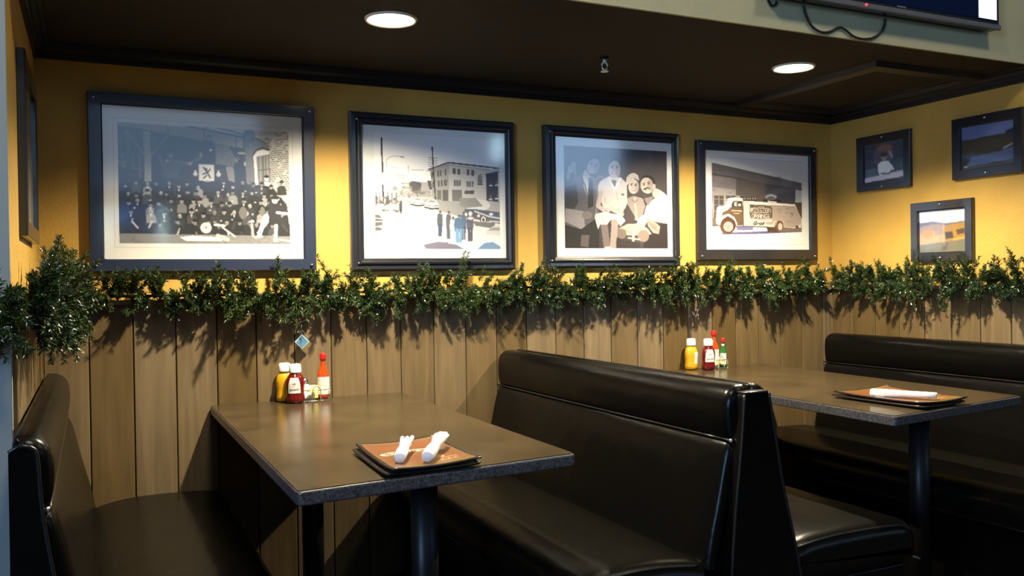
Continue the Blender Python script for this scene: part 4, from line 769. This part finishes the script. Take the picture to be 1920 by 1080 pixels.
# ------------------------------------------------------------------ napkin rolls
def roll(label, a, b, r0, r1, seed, prongs=0, group=None):
    """paper napkin wound round cutlery from a (tucked end) to b (open end)"""
    a, b = Vector(a), Vector(b); d = (b-a); L = d.length; d.normalize(); s = d.cross(Vector((0, 0, 1))).normalized(); u = s.cross(d)
    t = thing('napkin_roll', label, 'napkin roll', a, group)
    bm = bmesh.new(); N = 14; rings = []; st = [(0, .80, .70), (.02, .98, .92), (.25, 1, .95), (.42, .90, .88), (.52, .80, .76), (.60, .86, .74)] + ([(.66, 1.02, .7)] if prongs else [(.72, 1.04, .74), (.86, 1.2, .7), (1.0, 1.26, .64)])
    for f, wx, wz in st:
        ring = []
        for k in range(N):
            an = 2*PI*k/N; q_ = 1+.05*math.sin(3*an+seed+f*3)+(.07*math.sin(7*an+seed) if f > .6 else .03*math.sin(5*an+seed))
            ring.append(bm.verts.new(a+d*L*f+s*(math.cos(an)*r0*wx*q_)+u*(math.sin(an)*r0*wz*q_)))
        rings.append(ring)
    for p, q_ in zip(rings, rings[1:]):
        for k in range(N): bm.faces.new((p[k], p[(k+1) % N], q_[(k+1) % N], q_[k]))
    bm.faces.new(rings[0][::-1]); bm.faces.new(rings[-1]); fin('wrapped_napkin', bm, M['wrap'], t, True)
    for k in range(prongs):
        o_ = (k-(prongs-1)/2)*r0*.88; p0 = a+d*L*.58+s*o_*.62+u*r0*.1; p1 = a+d*L*(.97+.03*(k == 2))+s*o_*1.0+u*r0*.25
        bm = bmesh.new(); tube(bm, [p0, p0.lerp(p1, .5), p0.lerp(p1, .9), p1], [r0*.36, r0*.36, r0*.36, r0*.22], 10); fin('folded_tip', bm, M['wrap'], t, True)
    bm = bmesh.new(); rg = []
    for f in (.50, .56): rg.append([bm.verts.new(a+d*L*f+s*(math.cos(2*PI*k/N)*r0*.80)+u*(math.sin(2*PI*k/N)*r0*.76)) for k in range(N)])
    for k in range(N): bm.faces.new((rg[0][k], rg[0][(k+1) % N], rg[1][(k+1) % N], rg[1][k]))
    fin('paper_band', bm, M['white_cap'], t, True)
    return t
roll('white napkin roll with three upright folded tips, left one on the near menu', (.842, -1.495, .792), (.922, -1.318, .806), .0150, .02, .4, 3, 'napkin rolls on the near menu')
roll('white napkin roll with a broad pleated end, right one on the near menu', (.903, -1.520, .793), (1.012, -1.335, .808), .0160, .02, 1.7, 0, 'napkin rolls on the near menu')
roll('white napkin roll with cutlery lying on the far table menu', (2.655, -1.27, .804), (2.762, -1.455, .807), .0150, .02, 2.6, 0)

# ------------------------------------------------------------------ condiments
def lathe_o(name, prof, c, m, t, n=24, sy=1): bm = bmesh.new(); lathe(bm, prof, c, n, None, sy); return fin(name, bm, m, t, True)
def facing(c):                          # label patches look back into the room
    return math.atan2(-1, -.35)
def patch(name, c, prof, w, m, t, sy=1, off=.0008, ang=None):
    """label hugging a bottle of outline prof [(r,h)...], w = angular half width per ring"""
    ang = -PI/2-.28 if ang is None else ang; bm = bmesh.new(); rs = []; n = 8
    for (r, h), ww in zip(prof, w): rs.append([bm.verts.new((c[0]+(r+off)*math.cos(ang+ww*(2*k/n-1)), c[1]+sy*(r+off)*math.sin(ang+ww*(2*k/n-1)), c[2]+h)) for k in range(n+1)])
    for a, b_ in zip(rs, rs[1:]):
        for k in range(n): bm.faces.new((a[k], a[k+1], b_[k+1], b_[k]))
    return fin(name, bm, m, t, True)
def squeeze(kind, label, c):
    t = thing('%s_bottle' % kind, label, 'condiment bottle', c, 'squeeze bottles')
    body = [(.0001, .001), (.028, .001), (.034, .006), (.036, .02), (.033, .04), (.0345, .055), (.036, .075), (.034, .092), (.027, .106), (.020, .114), (.019, .118)]
    if kind == 'mustard': body = [(r*.93, h) for r, h in body]
    lathe_o('bottle_body', body, c, M['ketchup' if kind == 'ketchup' else 'mustard'], t, 28, .8)
    lathe_o('flip_cap', [(.0001, .116), (.0225, .116), (.0235, .12), (.0222, .145), (.019, .150), (.0001, .151)], c, M['white_cap'], t, 24, .9)
    if kind == 'ketchup':
        lb = patch('label', c, [(.0336, .040), (.0345, .055), (.0362, .075), (.0345, .090), (.031, .099)], (.72, .70, .62, .52, .46), M['label'], t, .8, .0014)
        patch('label_print', c, [(.0342, .052), (.0346, .056)], (.5, .5), M['ink'], lb, .8, .0022); patch('label_print', c, [(.0362, .074), (.0360, .079)], (.16, .16), M['ink'], lb, .8, .0022)
    else: patch('label', c, [(.0315, .030), (.031, .042), (.032, .055), (.0335, .075), (.0325, .086)], (.5, .5, .5, .5, .5), M['label'], t, .8, .0014, -PI/2+.5)
    return t
def hotsauce(label, c, s=1.0, green=False):
    t = thing('hot_sauce_bottle', label, 'sauce bottle', c)
    P = [(.0001, .001), (.022, .001), (.0235, .006), (.0235, .088), (.021, .1), (.013, .122), (.0095, .135), (.0090, .152), (.0095, .156), (.0001, .157)]
    P = [(r*s*(.8 if green else 1), h*s) for r, h in P]
    lathe_o('bottle_glass', P, c, M['green_glass'] if green else M['hot'], t)
    patch('label', c, [(P[2][0]+.0001, .016*s), (P[3][0]+.0001, .084*s)], (2.2, 2.2), M['label'], t); 
    if green: patch('neck_foil', c, [(.0088*s, .130*s), (.0085*s, .140*s)], (3.1, 3.1), M['white_cap'], t)
    lathe_o('screw_cap', [(.0001, .149*s), (.0115*s, .149*s), (.0125*s, .153*s), (.0122*s, .172*s), (.010*s, .176*s), (.0001, .1765*s)], c, M['redcap'], t, 18)
    return t
def rack(label, c, w_=.135, d_=.075):
    t = thing('condiment_rack', label, 'condiment rack', c, 'wire condiment racks')
    x, y, z = c; r = .0016
    def loop(h, e_=0): return [(x+(w_/2+e_)*math.cos(a)*(1 if True else 1), y+(d_/2+e_)*math.sin(a), z+h) for a in [2*PI*k/28 for k in range(28)]]
    for h in (.0045, .045): bm = bmesh.new(); tube(bm, loop(h), r, 6, True); fin('wire_ring', bm, M['chrome'], t, True)
    for k in range(6):
        a = 2*PI*k/6+.3; p = (x+w_/2*math.cos(a), y+d_/2*math.sin(a))
        bm = bmesh.new(); tube(bm, [(p[0], p[1], z+.0045), (p[0], p[1], z+.045)], r, 6); fin('upright_wire', bm, M['chrome'], t, True)
    bm = bmesh.new(); tube(bm, smooth_path([(x-.016, y-d_/2, z+.0045), (x-.016, y-d_/2, z+.04), (x-.010, y-d_/2, z+.055), (x, y-d_/2, z+.060), (x+.010, y-d_/2, z+.055), (x+.016, y-d_/2, z+.04), (x+.016, y-d_/2, z+.0045)], 4), r, 6); fin('wire_arch', bm, M['chrome'], t, True)
    for k in (-.5, 0, .5): bm = bmesh.new(); yy = d_/2*math.sqrt(1-k*k*1.0); tube(bm, [(x+k*w_, y-yy*.0-d_*.43*math.sqrt(max(.05, 1-4*k*k*.9)), z+.0045), (x+k*w_, y+d_*.43*math.sqrt(max(.05, 1-4*k*k*.9)), z+.0045)], r, 6); fin('floor_wire', bm, M['chrome'], t, True)
    for k in range(4): bm = bmesh.new(); a = PI/4+k*PI/2; lathe(bm, [(.0001, 0), (.003, 0), (.003, .0035), (.0001, .0045)], (x+w_/2*math.cos(a), y+d_/2*math.sin(a), z), 10); fin('foot', bm, M['chrome'], t, True)
    return t
def shaker(label, c):
    t = thing('salt_shaker', label, 'shaker', c)
    lathe_o('shaker_glass', [(.0001, 0), (.017, 0), (.018, .004), (.0165, .04), (.0155, .058), (.0001, .058)], c, M['paper'], t, 16); lathe_o('shaker_top', [(.0165, .058), (.0165, .066), (.013, .077), (.006, .083), (.0001, .084)], c, M['chrome'], t, 16)
def wedge(label, c, rot, s=1., group=None):
    bm = bmesh.new(); n = 14; A_ = [bm.verts.new((0, -.020*s*math.cos(PI*k/n), .020*s*math.sin(PI*k/n))) for k in range(n+1)]; 
    B_ = [bm.verts.new((.014*s, -.016*s*math.cos(PI*k/n), .017*s*math.sin(PI*k/n)+.001)) for k in range(n+1)]
    for k in range(n): bm.faces.new((A_[k], A_[k+1], B_[k+1], B_[k]))
    bm.faces.new(A_[::-1]); bm.faces.new(B_); bm.faces.new((A_[0], B_[0], B_[-1], A_[-1]))
    bmesh.ops.transform(bm, matrix=Matrix.Translation(c) @ Matrix.Rotation(rot, 4, 'Z'), verts=bm.verts)
    bmesh.ops.recalc_face_normals(bm, faces=bm.faces); me = bpy.data.meshes.new('lemon_wedge'); bm.to_mesh(me); bm.free(); o = link('lemon_wedge', me, M['lemon'], None, False); return tag(o, label, 'lemon wedge', group)
def packet(label, c, rot, tilt, m, group):
    bm = bmesh.new(); box(bm, -.019, .019, -.0022, .0022, 0, .050, .0012, 1)
    bmesh.ops.transform(bm, matrix=Matrix.Translation(c) @ Matrix.Rotation(rot, 4, 'Z') @ Matrix.Rotation(tilt, 4, 'X'), verts=bm.verts)
    me = bpy.data.meshes.new('packet'); bm.to_mesh(me); bm.free(); return tag(link('sweetener_packet', me, m), label, 'packet', group)
T1, T2 = .7605, .7755
squeeze('mustard', 'mustard squeeze bottle with white cap behind the ketchup on the near table', (.845, -.060, T1))
squeeze('ketchup', 'ketchup squeeze bottle with white cap on the near table', (.872, -.128, T1))
rack('chrome wire rack holding packets and lemon on the near table', (.950, -.105, T1))
hotsauce('red-capped hot sauce bottle at the right end of the near table rack', (.987, -.098, T1+.0085), 1.)
shaker('small shaker with chrome top behind the packets on the near table', (.922, -.060, T1+.0065))
wedge('lemon wedge at the front of the near table rack', (.936, -.118, T1+.038), -PI/2+.2, .95, 'lemon wedges in the near rack')
for k, (x_, y_, a_, l_, m_) in enumerate([(.920, -.100, .1, 'white sweetener packet beside the ketchup on the near table', 'paper'), (.948, -.092, -.1, 'yellow sweetener packet in the middle of the near rack', 'lemon'), (.958, -.102, .15, 'foremost yellow sweetener packet of the near rack', 'lemon'), (.940, -.083, .05, 'white sweetener packet behind the yellow ones in the near rack', 'paper')]):
    packet(l_, (x_, y_, T1+.010), a_, .05, M[m_], 'sweetener packets in the near rack')
squeeze('mustard', 'mustard squeeze bottle with white cap left of the ketchup on the far table', (2.785, -.062, T2))
squeeze('ketchup', 'ketchup squeeze bottle with white cap on the far table', (2.842, -.120, T2))
rack('chrome wire rack around the sauces on the far table', (2.915, -.092, T2), .125, .075)
hotsauce('tall red-capped hot sauce bottle in the far table rack', (2.925, -.058, T2+.008), 1.)
hotsauce('small green sauce bottle with red cap at the right of the far rack', (2.958, -.086, T2+.006), .80, True)
wedge('lemon wedge in the far table rack', (2.912, -.115, T2+.030), -PI/2+.1, 1.0)
packet('white packet at the front of the far rack', (2.900, -.100, T2+.008), .1, .05, M['paper'], 'packets in the far rack'); packet('yellow packet behind the lemon in the far rack', (2.915, -.088, T2+.004), -.05, .04, M['lemon'], 'packets in the far rack')

# ------------------------------------------------------------------ hooks on the planks
def hook(label, x, z):
    t = thing('coat_hook', label, 'wall hook', (x, -.015, z))
    bm = bmesh.new(); lathe(bm, [(.0001, 0), (.013, 0), (.012, .003), (.0001, .005)], (x, -.014, z), 18, (0, -1, 0)); fin('back_plate', bm, M['chrome'], t, True)
    bm = bmesh.new(); tube(bm, smooth_path([(x, -.016, z+.004), (x, -.034, z+.004), (x+.001, -.044, z-.006), (x+.002, -.045, z-.020), (x+.003, -.036, z-.030), (x+.003, -.026, z-.024)]), .0035, 8); fin('hook_arm', bm, M['chrome'], t, True)
    bm = bmesh.new(); tube(bm, [(x+.002, -.046, z+.016), (x+.001, -.036, z+.008), (x, -.022, z+.004)], .003, 8); lathe(bm, [(.0001, -.005), (.005, 0), (.0001, .005)], (x+.002, -.046, z+.018), 10); fin('upper_peg', bm, M['chrome'], t, True)
    return t
hook('chrome wall hook holding the blue diamond tag over the near table', .915, 1.035)
hook('chrome wall hook hanging bare over the far table condiments', 2.842, 1.046)
t = thing('diamond_tag', 'small pale blue diamond-shaped tag hanging on the plank wall', 'tag', (.917, -.047, .99))
def diamond(r, y0, y1): bm = bmesh.new(); prism(bm, [(-r, 0), (0, -r), (r, 0), (0, r)], y0, y1, lambda u, v, a: (.917+u, a, .990+v)); return bm
fin('tag_plate', diamond(.029, -.052, -.0475), M['tagpale'], t); fin('tag_face', diamond(.023, -.0535, -.0522), M['tagblue'], t)
bm = bmesh.new(); tube(bm, [(.917+.009*math.cos(a), -.0475, 1.024+.009*math.sin(a)) for a in [2*PI*k/16 for k in range(16)]], .0014, 6, True); fin('tag_ring', bm, M['chrome'], t, True)

# ------------------------------------------------------------------ pine garlands
def garland(label, path, out, per_m, spread, seed, needle=.022, up=.06, reach=.097, clear=.012):
    """path: rope; out(i)->unit vector away from the wall at path fraction"""
    rnd = random.Random(seed); P = smooth_path(path, 12); seg = [(P[i+1]-P[i]).length for i in range(len(P)-1)]; tot = sum(seg)
    t = thing('pine_garland', label, 'garland', P[0])
    bm = bmesh.new(); tube(bm, P, .006, 6); fin('garland_rope', bm, M['stem'], t, True)
    cum = [0]
    for s in seg: cum.append(cum[-1]+s)
    V, Fc = [], []; sv = bmesh.new(); O = Vector(t.location)
    per = 5; nt_ = int(tot*per_m/per)
    for i in range(nt_*per):
        if i % per == 0:                          # a tuft: a handful of twigs fanning out together
            s_c = (i//per+rnd.random())/nt_*tot; an_c = rnd.uniform(-PI*.5, PI*.5); an_c = math.copysign(abs(an_c/(PI/2))**.55*PI/2, an_c); tl_c = rnd.uniform(-.9, .9); Lc = rnd.uniform(.55, 1.05)
        s = min(tot-1e-4, max(0, s_c+rnd.gauss(0, .008))); j = max(k for k in range(len(seg)) if cum[k] <= s); f = (s-cum[j])/seg[j]
        p = P[j].lerp(P[j+1], f); tan = (P[j+1]-P[j]).normalized(); o_ = out(s/tot); upv = Vector((0, 0, 1))
        p = p + upv*rnd.gauss(0, .018*spread) + o_*rnd.uniform(0, .012)
        an = an_c+rnd.gauss(0, .22)
        d = (o_*math.cos(an)*.75+upv*math.sin(an)+tan*(tl_c+rnd.gauss(0, .22))*.8).normalized()
        Ln = Lc*rnd.uniform(.7, 1.0)*reach*spread
        bend = (upv*rnd.uniform(-.9, .9)+tan*rnd.uniform(-1, 1)+o_*rnd.uniform(-.2, .5))*.45
        pts = []
        for k in range(7):
            u = k/6; q_ = p+d*Ln*u+bend*Ln*u*u
            dist = (q_-p).dot(o_)
            pts.append(q_)
        tube(sv, pts, [.0016]*6+[.0006], 4)
        nn = int(Ln/.00075)
        for k in range(nn):
            u = rnd.uniform(.05, 1.0); kk = min(5, int(u*6)); f2 = u*6-kk; b_ = pts[kk].lerp(pts[kk+1], f2); ax = (pts[kk+1]-pts[kk]).normalized()
            rv = Vector((rnd.gauss(0, 1), rnd.gauss(0, 1), rnd.gauss(0, 1))); sd = (rv-ax*rv.dot(ax)).normalized()
            nd_ = (sd*.8+ax*rnd.uniform(.35, .9)).normalized(); l_ = needle*rnd.uniform(.65, 1.1)*(1-.35*max(0, u-.6)/.4)
            w_ = nd_.cross(Vector((rnd.gauss(0, 1), rnd.gauss(0, 1), rnd.gauss(0, 1)))).normalized()*.0013
            e1 = b_+nd_*l_*.55; e2 = b_+nd_*l_+Vector((0, 0, rnd.uniform(-.003, .002)))
            i0 = len(V); V.extend([b_-w_*.6-O, b_+w_*.6-O, e1+w_*1.15-O, e1-w_*1.15-O, e2-O]); Fc.append((i0, i0+1, i0+2, i0+3)); Fc.append((i0+3, i0+2, i0+4))
    # keep needles on the room side of the walls
    co = np.array([tuple(v) for v in V])+np.array(O); co[:, 1] = np.minimum(co[:, 1], -.003); co[:, 0] = np.clip(co[:, 0], LX(co), XR-.003)
    me = bpy.data.meshes.new('garland_needles'); me.from_pydata((co-np.array(O)).tolist(), [], Fc); me.update(); link('garland_needles', me, M['needle'], t)
    for v in sv.verts: v.co.y = min(v.co.y, -.004); v.co.x = min(v.co.x, XR-.004)
    fin('garland_twigs', sv, M['stem'], t)
    return t
def LX(co): return np.where(co[:, 1] > -1.205, .003, -10)
garland('long green pine garland lying along the ledge of the back wall', [(.13, -.055, 1.185), (.35, -.058, 1.182), (.8, -.062, 1.178), (1.3, -.060, 1.183), (1.8, -.062, 1.188), (2.3, -.060, 1.185), (2.8, -.062, 1.190), (3.3, -.060, 1.192), (3.62, -.065, 1.195)], lambda s: Vector((0, -1, 0)), 300, 1.05, 5)
garland('green pine garland on the ledge of the right wall', [(3.70, -.10, 1.195), (3.70, -.3, 1.190), (3.70, -.6, 1.192), (3.70, -.9, 1.190), (3.70, -1.2, 1.190)], lambda s: Vector((-1, 0, 0)), 290, 1.05, 8)
garland('bushy green pine garland bunched along the left wall to the grey pillar', [(.06, -.12, 1.185), (.065, -.5, 1.185), (.07, -.9, 1.18), (.05, -1.15, 1.175), (-.02, -1.25, 1.165), (-.08, -1.26, 1.15)], lambda s: Vector((1, 0, 0)) if s < .8 else Vector((.5, -.85, 0)), 330, 1.45, 11)
